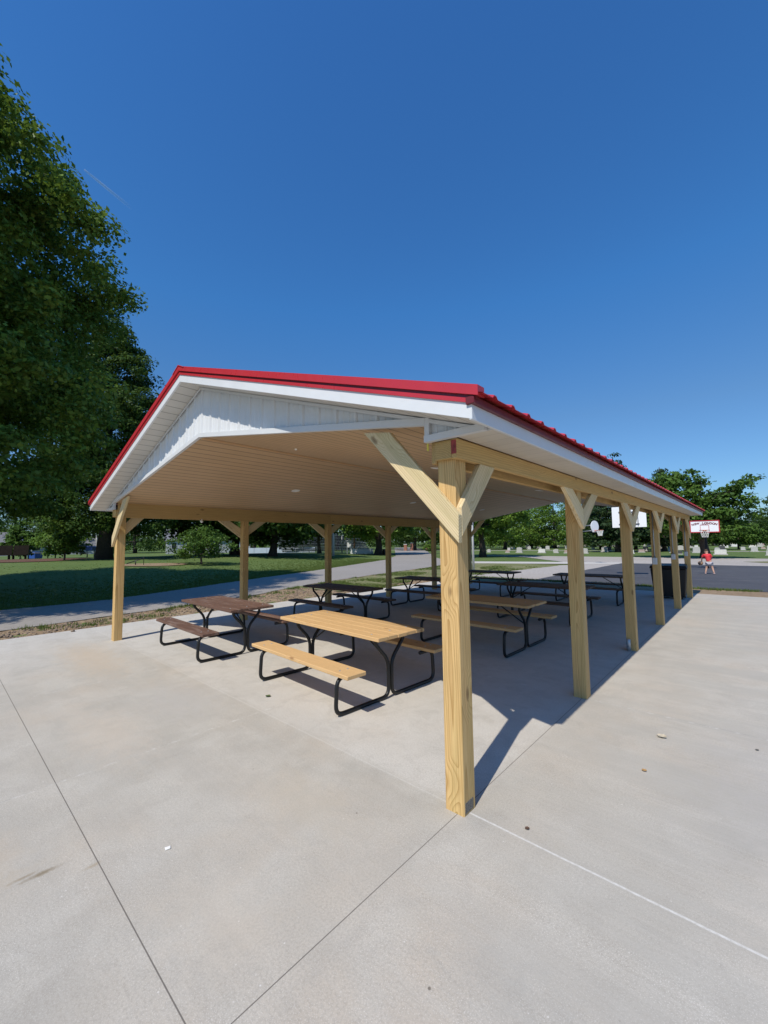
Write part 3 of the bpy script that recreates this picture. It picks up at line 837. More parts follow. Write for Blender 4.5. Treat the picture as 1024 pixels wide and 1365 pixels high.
# countless pebbles and clods on the dirt strip: one stuff object
V = []; Fc = []
base = [rock_geo(1.0, q) for q in range(3)]
bm = bmesh.new(); bmesh.ops.create_icosphere(bm, subdivisions=1, radius=1)
bv = np.array([v.co[:] for v in bm.verts]); bf = np.array([[q.index for q in f.verts] for f in bm.faces]); bm.free()
rng = np.random.default_rng(3)
VV = []; FF = []; cnt = 0
for k in range(5200):
    y = rng.uniform(-4, 16); xl = interp(NE, y); x = rng.uniform(xl + .1, -8.95)
    s = .008 + .022 * rng.random() ** 3
    VV.append(bv * s * (1 + .5 * rng.random((len(bv), 1))) * (1, 1, .7) + (x, y, dz(x, y) + s * .3)); FF.append(bf + cnt * len(bv)); cnt += 1
def npmesh(name, V, Fq, mat, tint=None, parent=None, smooth=False):
    V = np.asarray(V, dtype=np.float32); Fq = np.asarray(Fq, dtype=np.int32); k = Fq.shape[1]
    me = bpy.data.meshes.new(name); me.vertices.add(len(V)); me.vertices.foreach_set('co', V.ravel())
    me.loops.add(Fq.size); me.loops.foreach_set('vertex_index', Fq.ravel())
    me.polygons.add(len(Fq)); me.polygons.foreach_set('loop_start', np.arange(0, Fq.size, k, dtype=np.int32))
    me.update(calc_edges=True)
    if tint is not None:
        a = me.attributes.new('tint', 'FLOAT', 'FACE'); a.data.foreach_set('value', np.asarray(tint, dtype=np.float32))
    me.materials.append(mat)
    o = bpy.data.objects.new(name, me); COL.objects.link(o)
    if parent: o.parent = parent
    return o
tag(npmesh('pebbles', np.concatenate(VV), np.concatenate(FF), M_stone), kind='stuff')

# grass: blades in tufts, denser on the verge and along the lawn edge
def tufts(name, n, place, hmin, hmax, seed):
    r = np.random.default_rng(seed); V = []; T = []
    for k in range(n):
        q = place(r)
        if q is None: continue
        x, y, z = q; t0 = r.random()
        for b in range(7):
            a = r.uniform(0, 6.28); h = r.uniform(hmin, hmax); wd = .006 + .004 * r.random(); lean = r.uniform(.1, .8) * h
            bx, by = x + r.normal(0, .03), y + r.normal(0, .03)
            ca, sa = math.cos(a), math.sin(a)
            V += [(bx - sa * wd, by + ca * wd, z), (bx + sa * wd, by - ca * wd, z), (bx + ca * lean, by + sa * lean, z + h)]
            T.append(min(1, max(0, t0 * .7 + r.random() * .3)))
    V = np.array(V); Fq = np.arange(len(V)).reshape(-1, 3)
    tag(npmesh(name, V, Fq, L_grass, T), kind='stuff')
def pl_verge(r):
    y = r.uniform(7.5, 24); xl = interp(NE, y)
    x = r.uniform(xl + .3, -8.95)
    if noise.noise((x * .5, y * .5, 3)) < (-.02 + .25 * (1 if y < 9 else 0)): return None
    return (x, y, -.03)
tufts('verge_grass', 9000, pl_verge, .03, .09, 5)
def pl_edge(r):
    y = r.uniform(-6, 12)
    x = interp(NE, y) + abs(r.normal(0, .35)) + (.1 if r.random() < .7 else .9)
    if noise.noise((x * 1.2, y * .9, 8)) < .12 or x > -9.05: return None
    return (x, y, -.03)
tufts('weeds', 1500, pl_edge, .03, .10, 6)
def pl_lawn(r):
    y = r.uniform(-3, 30); x = interp(XE, y) - abs(r.exponential(3.2)) + .12
    return (x, y, H(x, y) - .06)
tufts('lawn_grass', 16000, pl_lawn, .03, .07, 7)
def pl_court(r):
    x = r.uniform(-9, 8); y = 15.3 + r.normal(0, .12)
    if noise.noise((x * .8, y, 18)) < -.15: return None
    return (x, y, -.03)
tufts('court_edge_grass', 1600, pl_court, .03, .10, 9)

# ------------------------------------------------------------------ trees
def leaves(centres, n_each, spread, size, seed, flat=.55, droop=.15):
    """leaf-sized faces clustered round twig-clump centres"""
    r = np.random.default_rng(seed); C = np.asarray(centres, dtype=float)
    m_ = len(C) * n_each
    cl = np.repeat(np.arange(len(C)), n_each)
    d = r.normal(0, 1, (m_, 3)); d /= np.linalg.norm(d, axis=1, keepdims=True) + 1e-9
    rad = r.random((m_, 1)) ** .45
    sp = np.asarray(spread); sp = sp[cl][:, None] if sp.ndim else sp
    P_ = C[cl] + d * rad * sp * np.array((1, 1, flat)); P_[:, 2] -= droop * sp.ravel() * (rad.ravel() ** 2) if sp is not None and np.ndim(sp) else droop * sp * rad.ravel() ** 2
    nrm = d * .7 + np.array((0, 0, .55)) + r.normal(0, .45, (m_, 3)); nrm /= np.linalg.norm(nrm, axis=1, keepdims=True)
    t = np.cross(nrm, r.normal(0, 1, (m_, 3))); t /= np.linalg.norm(t, axis=1, keepdims=True) + 1e-9
    b = np.cross(nrm, t)
    s = size * (.6 + .8 * r.random((m_, 1)))
    V = np.stack([P_ - t * s * .55, P_ - b * s * .36 - nrm * s * .08, P_ + t * s * .6, P_ + b * s * .36 - nrm * s * .08], 1).reshape(-1, 3)
    Fq = np.arange(m_ * 4).reshape(-1, 4)
    ct = r.random(len(C)) * .55
    T = np.clip(ct[cl] + r.random(m_) * .45, 0, 1)
    return V, Fq, T
def trunk_geo(x, y, z, r0, h, seed, prof, nl=9, lean=(0, 0)):
    r = random.Random(seed); parts = []
    path = []; rad = []
    for k in range(9):
        t = k / 8
        path.append((x + lean[0] * t * h + .25 * r0 * math.sin(k * 1.7 + seed), y + lean[1] * t * h + .25 * r0 * math.cos(k * 1.3 + seed), z - .15 + t * h))
        rad.append(r0 * (1.35 if k == 0 else 1 - .85 * t ** .9) + .01)
    parts.append(tube_geo(path, rad, 12))
    for k in range(nl):
        t = .28 + .6 * k / nl; a = r.uniform(0, 6.28); p = Vector(path[min(8, int(t * 8))])
        zz = p.z; Rm = np.interp(min(zz + h * .12, prof[-1][0]), [q[0] for q in prof], [q[1] for q in prof]) * .75
        e = p + Vector((math.cos(a) * Rm, math.sin(a) * Rm, h * r.uniform(.08, .2)))
        mid = p.lerp(e, .5) + Vector((0, 0, -h * .02))
        rr = r0 * (1 - .8 * t) * .6
        parts.append(tube_geo([p, p.lerp(mid, .5) + Vector((0, 0, .1)), mid, e], [rr, rr * .8, rr * .55, rr * .15], 7))
    return merge(parts)
def tree(name, label, x, y, prof, n_cl, n_leaf, size, mat, r0, seed, group=None, cat='tree', spread=None, lump=.28, trunk_top=None, fill=.5, sq=1.0, droop=.15, flat=.55, lobes=None, lump2=.5):
    """prof: (height, radius) pairs above the ground; clumps fill the crown volume with gaps"""
    z0 = H(x, y) - .05
    t = empty(name, (x, y, z0)); tag(t, label, cat, group)
    r = np.random.default_rng(seed); zs = [q[0] for q in prof]; rs = [q[1] for q in prof]
    Z = np.linspace(zs[0], zs[-1], 80); Rz = np.interp(Z, zs, rs); wgt = (Rz + .15) ** 1.6; wgt /= wgt.sum()
    Cn = []
    tries = 0
    while len(Cn) < n_cl and tries < n_cl * 12:
        tries += 1
        z = r.choice(Z, p=wgt) + r.uniform(-.5, .5) * (Z[1] - Z[0]); a = r.uniform(0, 2 * math.pi)
        Rm = np.interp(z, zs, rs)
        k = 1 + lump * (noise.noise((math.cos(a) * 1.6 + seed, math.sin(a) * 1.6, z * 2.2 / max(rs))) * 1.4 + lump2 * noise.noise((math.cos(a) * 4 + seed, math.sin(a) * 4, z * 5.0 / max(rs))))
        rr = Rm * k * (fill + (1 - fill) * r.random() ** .6)
        px, py = math.cos(a) * rr, math.sin(a) * rr * sq
        # hollow pockets between the boughs
        if noise.noise((px * 3.2 / max(rs) + seed, py * 3.2 / max(rs), z * 3.6 / max(rs))) < -.18: continue
        Cn.append((px, py, z))
    if lobes:
        Cn = []
        vols = np.array([a[3] ** 2 * a[4] for a in lobes]); vols = vols / vols.sum()
        while len(Cn) < n_cl:
            lb = lobes[r.choice(len(lobes), p=vols)]
            d_ = r.normal(0, 1, 3); d_ /= np.linalg.norm(d_); k = (.35 + .65 * r.random() ** .5) * (1 + .3 * noise.noise(tuple(d_ * 2.2 + seed)))
            q = (lb[0] + d_[0] * lb[3] * k, lb[1] + d_[1] * lb[3] * k, lb[2] + d_[2] * lb[4] * k)
            if noise.noise((q[0] * .8 + seed, q[1] * .8, q[2] * 1.1)) < -.22: continue
            Cn.append(q)
    Cn = np.array(Cn)
    sp = spread or max(rs) * .16
    V, Fq, T = leaves(Cn, n_leaf, np.full(len(Cn), sp) * r.uniform(.6, 1.3, len(Cn)), size, seed + 1, flat=flat, droop=droop)
    npmesh('crown', V, Fq, mat, T, t)
    hh = trunk_top or zs[-1] * .8
    V, Fc = trunk_geo(0, 0, 0, r0, hh, seed, prof)
    mesh('trunk', V, Fc, M_bark, t, smooth=True)
    return t
tree('maple_tree', 'huge dark green maple towering at the left edge beyond the road', -18.4, -5.4,
     [(2.9, 5.4), (4, 6.6), (7.3, 7.6), (10, 7.7), (12, 7.3), (13.6, 6.7), (15.2, 5.8), (16.6, 4.6), (17.6, 3.2), (18.4, 1.7), (18.9, .4)],
     2300, 190, .130, L_maple, .5, 11, spread=.80, lump=.24, fill=.34, droop=.35, lump2=1.2)
tree('maple_tree', 'tall dark tree with a thick trunk standing left of the front left post', -40.9, 7.9,
     [(2.8, 4.6), (5, 5.2), (9, 5.0), (13, 4.4), (17, 3.2), (20, 2.0), (22.0, .9), (23, .3)],
     1000, 130, .19, L_dark, .55, 12, spread=1.0, lump=.25, fill=.3, lump2=1.4, droop=.3)
GT = 'trees beyond the lawn'
def oaks(lst):
    for (nm, lab, x, y, h, rad, zb_, mat, r0, sd_, ncl) in lst:
        pr = [(zb_, rad * .55), (zb_ + h * .14, rad * .95), (h * .5, rad), (h * .72, rad * .82), (h * .9, rad * .48), (h, rad * .08)]
        tree(nm, lab, x, y, pr, ncl, 60, .045 * rad + .08, mat, r0, sd_, cat='tree', lump=.35, spread=rad * .19, fill=.3)
oaks([
 ('oak_tree', 'dark shade tree with a thick trunk left of the second left post', -43.6, 17.7, 12.5, 6.0, 1.9, L_dark, .50, 21, 260),
 ('oak_tree', 'dark shade tree just left of and behind the second left post', -43.0, 21.4, 13, 5.6, 2.0, L_dark, .50, 22, 240),
 ('oak_tree', 'broad dark tree on the lawn crest between the second and third left posts', -37.5, 22.8, 11, 6.8, 1.7, L_dark, .42, 23, 320),
 ('maple_tree', 'bright green tree with a dark trunk right of the white tank', -38.5, 40.6, 12, 6.2, 2.6, L_bright, .50, 24, 300),
 ('maple_tree', 'bright green tree with a short trunk seen right of the nearest post', -21.1, 38.8, 11, 5.0, 2.7, L_bright, .36, 25, 300),
])
tree('locust_tree', 'broad layered tree behind the lettered backboard', -1.9, 42.5, [(1.5, 2), (3, 3.6), (6, 3.2), (8.2, .5)], 330, 60, .26, L_mid, .36, 26, spread=.78, trunk_top=7.0,
     lobes=[(-1.7, 0, 5.6, 2.3, 2.3), (-3.4, 0, 4.3, 1.9, 1.6), (2.75, 0, 5.5, 1.35, 1.45), (1.0, .3, 4.0, 2.2, 1.5), (-.6, 0, 3.0, 3.0, 1.1), (-4.6, .5, 5.4, 1.3, 1.4)])
# small trees on the lawn
def bushy(nm, lab, x, y, h, rad, zb_, mat, sd_, n=110, leaf=.16, r0=.07):
    pr = [(zb_, rad * .5), (zb_ + (h - zb_) * .3, rad), (zb_ + (h - zb_) * .6, rad * .8), (h, rad * .1)]
    tree(nm, lab, x, y, pr, n, 45, leaf, mat, r0, sd_, lump=.4, spread=rad * .26, fill=.25)
bushy('young_tree', 'young bright green tree beside the front left post', -29.4, 11.4, 2.9, 2.3, .7, L_mid, 31, 110, .14, .08)
bushy('young_tree', 'rounded light green young tree behind the blue frame', -52, 7.2, 4.3, 2.5, .5, L_bright, 32, 160, .22)
bushy('young_tree', 'tall narrow young tree left of the blue frame', -56, 4.2, 4.0, 1.5, .5, L_mid, 33, 130, .22)
bushy('young_tree', 'small open young tree right of the rounded one', -41.5, 5.35, 2.6, 1.4, .9, L_mid, 34, 60, .15)
# ------------------------------------------------------------------ far trees, by bearing and distance from the viewpoint
FWD = Vector((math.sin(yaw), math.cos(yaw), 0)); RGT = Vector((math.cos(yaw), -math.sin(yaw), 0))
def spot(px, depth):
    p = Vector((1.42, -2.27, 0)) + FWD * depth + RGT * (px - 512) / 546.2 * depth
    return p.x, p.y
def conifer(nm, lab, px, depth, h, rad, sd_, group=None, n=170):
    x, y = spot(px, depth)
    pr = [(h * .08, rad * .85), (h * .25, rad), (h * .5, rad * .72), (h * .75, rad * .42), (h * .93, rad * .15), (h, rad * .04)]
    tree(nm, lab, x, y, pr, n, 45, .05 * rad + .10, L_con, .02 * h, sd_, group, lump=.5, spread=rad * .2, fill=.15, flat=.35, trunk_top=h * .96, droop=.05)
def broad(nm, lab, px, depth, h, rad, mat, sd_, group=None, zlow=1.6, n=170, leaf=None):
    x, y = spot(px, depth)
    pr = [(zlow, rad * .6), (zlow + h * .12, rad * .95), (h * .5, rad), (h * .75, rad * .8), (h * .92, rad * .45), (h, rad * .1)]
    tree(nm, lab, x, y, pr, n, 42, leaf or (.055 * rad + .10), mat, .03 * h, sd_, group, lump=.38, spread=rad * .2, fill=.25)
conifer('spruce_tree', 'tall dark evergreen whose tip pokes above the red roof edge', 822, 58, 14.2, 4.4, 41, n=300)
conifer('spruce_tree', 'dark layered evergreen just left of the broad tree behind the backboard', 884, 58, 12.6, 3.6, 42, n=260)
broad('shade_tree', 'dark tree cut by the right edge of the view', 1052, 66, 10.0, 3.0, L_dark, 43, n=220)
conifer('spruce_tree', 'small dark evergreen in the gap left of the rightmost tree', 999, 82, 7.6, 2.0, 44, n=150)
conifer('spruce_tree', 'small pointed evergreen right beside the broad tree crown', 984, 88, 6.2, 1.9, 45, n=130)
broad('shade_tree', 'low bright tree with drooping branches right of the backboard', 982, 62, 4.6, 3.2, L_mid, 46, zlow=1.0, n=200)
broad('shade_tree', 'rounded green tree behind the child in red', 912, 66, 6.6, 3.4, L_mid, 47, zlow=.9, n=200)
GF = 'trees closing the far side of the cemetery'
far_b = [(600, 92, 12, 6.5, L_mid), (640, 104, 13, 7, L_mid), (672, 86, 11.5, 5.5, L_bright), (706, 98, 13, 6.5, L_mid), (738, 90, 12.5, 6.0, L_bright),
         (772, 100, 12, 6.5, L_mid), (800, 74, 9.5, 4.6, L_dark), (846, 70, 8.5, 4.4, L_dark), (872, 92, 9.5, 5.5, L_mid), (905, 104, 10, 6.0, L_dark),
         (948, 96, 6.6, 5.0, L_dark), (980, 110, 6.2, 5.5, L_mid), (1016, 98, 7.0, 5.0, L_dark), (1050, 90, 9.5, 6.0, L_dark)]
for k, (px, dp, h, rd, m_) in enumerate(far_b):
    broad('shade_tree', 'leafy tree in the row closing the far side of the cemetery', px, dp, h, rd, m_, 60 + k, GF, zlow=.8, n=260, leaf=.30)
# the far wood that closes the horizon: one mass nobody could count
r_ = np.random.default_rng(77); Cn = []
for k in range(1500):
    a = R(-118) + R(150) * r_.random(); dd = r_.uniform(150, 172)
    hh = 6.5 + 3.0 * noise.noise((a * 9, 1, 1)) + 1.5 * noise.noise((a * 40, 1, 4))
    Cn.append((math.sin(a) * dd, math.cos(a) * dd, hh * r_.random() ** .7))
V, Fq, T = leaves(Cn, 40, np.full(len(Cn), 2.3), .75, 78)
tag(npmesh('far_wood', V, Fq, L_mid, T), kind='stuff')
GB = 'trees standing behind the bleachers and houses'
far_l = [(-30, 88, 14, 8), (20, 96, 14, 8), (75, 92, 13, 8), (125, 100, 14, 8), (180, 96, 13, 8), (232, 104, 14, 8), (290, 98, 13, 7.5), (340, 106, 14, 8), (395, 110, 14, 8), (450, 112, 13, 8), (505, 108, 13, 7), (552, 104, 12, 6.5)]
for k, (px, dp, h, rd) in enumerate(far_l):
    broad('shade_tree', 'dark leafy tree in the row behind the bleachers and houses', px, dp, h, rd, L_dark, 90 + k, GB, zlow=.9, n=170, leaf=.34)
broad('shade_tree', 'bright leafy tree hanging over the left half of the bleachers', 425, 66, 10, 5.4, L_bright, 120, zlow=3.0, n=220)
x, y = spot(573, 78)
bushy('shrub', 'bright round shrub on the grass beside the brick piers', x, y, 2.3, 1.4, .1, L_bright, 121, 70, .16)
broad('shade_tree', 'dark tree shading the far bend of the road', 553, 88, 9, 5, L_dark, 122, zlow=2.4, n=180)

# ------------------------------------------------------------------ buildings, fence, bleachers far left
M_siding = soffit_mat('white_siding', (.44, .45, .46), 2, .22, .6, .06)
M_roofg = plain('grey_shingle', (.16, .16, .17), .85, 0, .2, 3)
M_glass = plain('window_glass', (.03, .035, .04), .1, 0, .1, 2)
M_blue = plain('blue_powder_coat', (.02, .07, .30), .4, 0, .1, 8)
M_steel = plain('galvanised_steel', (.30, .31, .33), .45, .6, .15, 6)
M_brick = plain('red_brick', (.27, .12, .08), .85, 0, .25, 7)
def house(label, px, depth, w_, d_, h_, face, wallm):
    x, y = spot(px, depth)
    a = math.atan2(x - 1.42, y + 2.27)
    t = empty('house', (x, y, H(x, y) - .1), -a + face); tag(t, label, 'house')
    pts = [(-w_ / 2, 0), (w_ / 2, 0), (w_ / 2, h_), (0, h_ + d_ * .28), (-w_ / 2, h_)]
    V = [(w_ / 2 * sx, d_ / 2 * sy, z) for sx, sy, z in ((-1, -1, 0), (1, -1, 0), (1, 1, 0), (-1, 1, 0), (-1, -1, h_), (1, -1, h_), (1, 1, h_), (-1, 1, h_))] + [(-w_ / 2, 0, h_ + d_ * .3), (w_ / 2, 0, h_ + d_ * .3)]
    mesh('wall', V, [(0, 1, 5, 4), (2, 3, 7, 6), (1, 2, 6, 9, 5), (3, 0, 4, 8, 7), (0, 3, 2, 1)], wallm, t)
    o_ = .35; hr = h_ + d_ * .3
    for sy in (-1, 1):
        V = [(-w_ / 2 - o_, sy * (d_ / 2 + o_), h_ - .20 + .0), (w_ / 2 + o_, sy * (d_ / 2 + o_), h_ - .20), (w_ / 2 + o_, 0, hr + .05), (-w_ / 2 - o_, 0, hr + .05)]
        V += [(a_, b_, c_ + .14) for a_, b_, c_ in V]
        mesh('roof', V, BOXF, M_roofg, t)
    nwin = max(2, int(w_ / 2.6))
    for k in range(nwin):
        xc = -w_ / 2 + w_ * (k + .5) / nwin
        f = mesh('window', boxv(xc - .55, xc + .55, -d_ / 2 - .05, -d_ / 2 - .005, 1.0, 2.3), BOXF, M_whitemetal, t)
        mesh('pane', boxv(xc - .45, xc + .45, -d_ / 2 - .062, -d_ / 2 - .052, 1.1, 2.2), BOXF, M_glass, f)
house('white sided house glimpsed between the dark tree trunks left of centre', 278, 88, 16, 7, 2.8, .1, M_siding)
house('pale house with a grey roof at the far left edge', -6, 84, 12, 7, 2.6, -.1, M_siding)
house('low white building behind the young trees and blue frame', 95, 92, 14, 5, 2.0, 0, M_siding)
# pale blue wall behind the lawn crest
M_pale = plain('pale_blue_panel', (.48, .54, .62), .6, 0, .08, 1.5)
x, y = spot(372, 76); a = math.atan2(x, y)
t = empty('panel_wall', (x, y, 0), -a); tag(t, 'long low pale blue wall beyond the crest of the lawn', 'wall')
for k in range(6):
    mesh('panel', boxv(-6.6 + k * 2.2, -4.42 + k * 2.2, -.06, .06, 0, 1.05), BOXF, M_pale, t)
    mesh('post', boxv(-4.42 + k * 2.2 + .0, -4.42 + k * 2.2 + .02, -.09, .09, 0, 1.12), BOXF, M_steel, t)
# bleachers
x, y = spot(432, 80); a = math.atan2(x, y)
t = empty('bleachers', (x, y, 0), -a + .25); tag(t, 'dark stepped metal bleachers beyond the lawn', 'bleachers')
for k in range(10):
    yy = -3 + k * .7; zz = .5 + k * .30
    mesh('seat_row', boxv(-8.5, 8.5, yy, yy + .26, zz, zz + .04), BOXF, M_steel, t)
    mesh('riser', boxv(-8.5, 8.5, yy + .30, yy + .33, zz - .22, zz - .02), BOXF, M_black, t)
for k in range(8):
    xx = -8.4 + k * 2.4
    V, Fc = merge([tube_geo([(xx, -3, 0), (xx, 4.0, 3.15)], .04, 6), tube_geo([(xx, 4.0, 0), (xx, 4.0, 4.1)], .04, 6), tube_geo([(xx, .6, 0), (xx, .6, 1.9)], .04, 6), tube_geo([(xx, .6, 0.05), (xx, 4.0, 3.0)], .03, 6)])
    mesh('support_frame', V, Fc, M_steel, t)
V, Fc = merge([tube_geo([(-8.5, 4.05, z_), (8.5, 4.05, z_)], .025, 6) for z_ in (3.4, 3.75, 4.1)])
mesh('back_rail', V, Fc, M_steel, t)
# picket railing in front of the bleachers
x, y = spot(428, 71); a = math.atan2(x, y)
t = empty('railing', (x, y, H(x, y) - .06), -a + .1); tag(t, 'low grey picket railing running along the foot of the bleachers', 'railing')
for z_ in (.15, 1.05): mesh('rail', boxv(-8, 8, -.02, .02, z_, z_ + .05), BOXF, M_galv, t)
for k in range(54):
    mesh('picket', boxv(-8 + k * .3, -7.95 + k * .3, -.015, .015, .0, 1.1), BOXF, M_galv, t)
# white tank-like trailer
x, y = spot(482, 60)
a = math.atan2(x, y); t = empty('storage_box', (x, y, H(x, y) - .06), -a); tag(t, 'long white storage box on the grass left of a dark tree trunk', 'storage box')
mesh('body', boxv(-1.65, 1.65, -.5, .5, .10, .80), BOXF, M_whitemetal, t, bevel=.05)
mesh('lid', boxv(-1.68, 1.68, -.53, .53, .805, .86), BOXF, M_whitemetal, t, bevel=.02)
for sx in (-1.5, 1.42): mesh('skid', boxv(sx, sx + .08, -.5, .5, 0, .098), BOXF, M_black, t)
# poles
def pole(nm, lab, px, depth, h, r_, m_, cat='pole', lean=0.0, parent=None):
    x, y = spot(px, depth)
    V, Fc = tube_geo([(0, 0, 0), (lean * .5, 0, h * .5), (lean, 0, h)], [r_ * 1.2, r_, r_ * .9], 10)
    o = mesh(nm, V, Fc, m_, M=Matrix.Translation((x, y, H(x, y) - .07)), smooth=True)
    return tag(o, lab, cat)
pole('utility_pole', 'pale thick pole just right of the third left post', 444, 50, 6.0, .13, M_box)
pole('steel_post', 'slim blue grey post in front of the bleachers', 455.5, 66, 3.2, .06, M_steel)
pole('utility_pole', 'reddish brown wooden pole right of the bleachers', 472, 64, 7.0, .11, plain('brown_pole', (.30, .16, .10), .8, 0, .2, 4))
pole('downspout_pole', 'pale slim pole seen beside the nearest post and a tree trunk', 629.5, 22, 5.5, .055, M_box)
# little wayside shrine-like sign post with two legs beside the storage box
x, y = spot(465, 60); a = math.atan2(x, y)
t = empty('notice_stand', (x, y, H(x, y) - .06), -a); tag(t, 'small notice stand with a peaked top left of the white storage box', 'notice stand')
for sx in (-.32, .26): mesh('leg', boxv(sx, sx + .06, -.03, .03, 0, 1.9), BOXF, M_galv, t)
mesh('board', boxv(-.25, .25, -.025, .025, 1.0, 1.8), BOXF, M_box, t)
mesh('roof', [(-.45, -.15, 1.905), (.45, -.15, 1.905), (.45, .15, 1.905), (-.45, .15, 1.905), (0, -.15, 2.2), (0, .15, 2.2)], [(0, 1, 4), (3, 5, 2), (0, 4, 5, 3), (1, 2, 5, 4), (0, 3, 2, 1)], M_box, t)
# black barrel by the trunk
x, y = spot(512, 59)
V, Fc = tube_geo([(0, 0, 0), (0, 0, .05), (0, 0, .4), (0, 0, .8), (0, 0, .84)], [.26, .28, .30, .30, .27], 16)
tag(mesh('barrel', V, Fc, M_black, M=Matrix.Translation((x, y, H(x, y) - .06)), smooth=False), 'black barrel at the foot of the tree right of the storage box', 'barrel')
# entrance piers and railing
for k, (px, lab) in enumerate(((540, 'left brick pier of the far road entrance'), (548.5, 'taller brick pier in the middle of the far entrance fence'), (569, 'right brick pier of the far fence beside the shrub'))):
    x, y = spot(px, 86); t = empty('brick_pier', (x, y, -.06), .5); tag(t, lab, 'brick pier')
    hh = 1.3 if k != 1 else 1.55
    mesh('shaft', boxv(-.3, .3, -.3, .3, 0, hh), BOXF, M_brick, t); mesh('cap', boxv(-.36, .36, -.36, .36, hh + .002, hh + .1), BOXF, M_box, t)
for k, (a_, b_, lab) in enumerate(((525, 539, 'black railing left of the brick piers'), (550, 568, 'black railing between the brick pier and the shrub'))):
    A = Vector((*spot(a_, 86), 0)); B = Vector((*spot(b_, 86), 0)); L = (B - A).length
    t = empty('iron_railing', A, math.atan2((B - A).y, (B - A).x)); tag(t, lab, 'railing')
    for z_ in (.15, 1.0): mesh('rail', boxv(.3, L - .3, -.02, .02, z_, z_ + .05), BOXF, M_black, t)
    for q in range(int((L - .6) / .2)): mesh('picket', boxv(.35 + q * .2, .38 + q * .2, -.015, .015, 0, 1.1), BOXF, M_black, t)

# playground bits at the far left
def post_frame(lab, pxs, depth, h):
    P0 = Vector((*spot(pxs[0], depth), 0)); P1 = Vector((*spot(pxs[-1], depth), 0)); L = (P1 - P0).length
    t = empty('play_frame', (P0.x, P0.y, H(P0.x, P0.y) - .06), math.atan2((P1 - P0).y, (P1 - P0).x)); tag(t, lab, 'play frame')
    for q in pxs:
        d_ = (Vector((*spot(q, depth), 0)) - P0).length
        for o_ in (-.28, .28):
            V, Fc = tube_geo([(d_ + o_ * .6, o_, 0), (d_ + o_ * .6, o_, h)], .055, 8)
            mesh('post', V, Fc, M_steel, t, smooth=True)
        mesh('collar', boxv(d_ - .35, d_ + .35, -.36, .36, h - .45, h), BOXF, M_blue, t, bevel=.03)
    V, Fc = tube_geo([(0, 0, h + .03), (L, 0, h + .03)], .045, 8); mesh('top_rail', V, Fc, M_steel, t, smooth=True)
    V, Fc = tube_geo([(0, 0, h * .5), (L, 0, h * .5)], .03, 8); mesh('low_rail', V, Fc, M_steel, t, smooth=True)
post_frame('long low play frame with blue collars on paired steel posts', (34, 70, 122), 43, 1.25)
M_bench = plain('dark_stained_bench', (.02, .016, .013), .9, 0, .3, 8, 0, .05)
# dark double seat unit
x, y = spot(16, 40)
t = empty('double_bench', (x, y, H(x, y) - .06), R(70)); tag(t, 'black high backed double bench at the far left of the play area', 'bench')
for k in (-1, 1):
    c = k * .62
    mesh('seat', boxv(c - .58, c + .58, -.2, .35, .38, .44), BOXF, M_bench, t)
    mesh('backrest', [(c - .58, .36, .44), (c + .58, .36, .44), (c + .58, .42, .44), (c - .58, .42, .44), (c - .58, .62, 1.35), (c + .58, .62, 1.35), (c + .58, .68, 1.33), (c - .58, .68, 1.33)], BOXF, M_bench, t)
    for q in (-.5, .42): mesh('leg', boxv(c + q, c + q + .07, -.15, .33, 0, .378), BOXF, M_bench, t)
x, y = spot(48, 52)
t = empty('blue_bin', (x, y, H(x, y) - .06), .3); tag(t, 'blue box standing under the rounded young tree', 'bin')
mesh('body', [(-.8, -.4, .25), (.8, -.4, .25), (.8, .4, .25), (-.8, .4, .25), (-.95, -.5, 1.1), (.95, -.5, 1.1), (.95, .5, 1.1), (-.95, .5, 1.1)], BOXF, M_blue, t, bevel=.03)
for sx in (-.6, .52): mesh('leg', boxv(sx, sx + .08, -.3, .3, 0, .249), BOXF, M_steel, t)
# hooked white pole
x, y = spot(129, 44)
V, Fc = tube_geo(fillet([(0, 0, 0), (0, 0, 1.95), (-.15, 0, 2.25), (-.45, 0, 2.35)], .25, 5), .055, 10)
tag(mesh('hooked_pole', V, Fc, M_box, M=Matrix.Translation((x, y, H(x, y) - .05)), smooth=True), 'white hooked pole left of the thick dark tree trunk', 'pole')
# black see-saw bar on its dirt patch
x, y = -30.0, 7.2
t = empty('seesaw', (x, y, H(x, y) - .05), R(55)); tag(t, 'small black tilted see saw on a bare dirt patch in the lawn', 'see saw')
V, Fc = tube_geo([(-.55, 0, .12), (.55, 0, .50)], .03, 8); mesh('beam', V, Fc, M_black, t, smooth=True)
V, Fc = tube_geo([(0, 0, 0), (0, 0, .30)], .035, 8); mesh('pivot', V, Fc, M_black, t, smooth=True)
V, Fc = tube_geo([(.50, 0, 0), (.50, 0, .60)], .02, 8); mesh('handle', V, Fc, M_black, t, smooth=True)

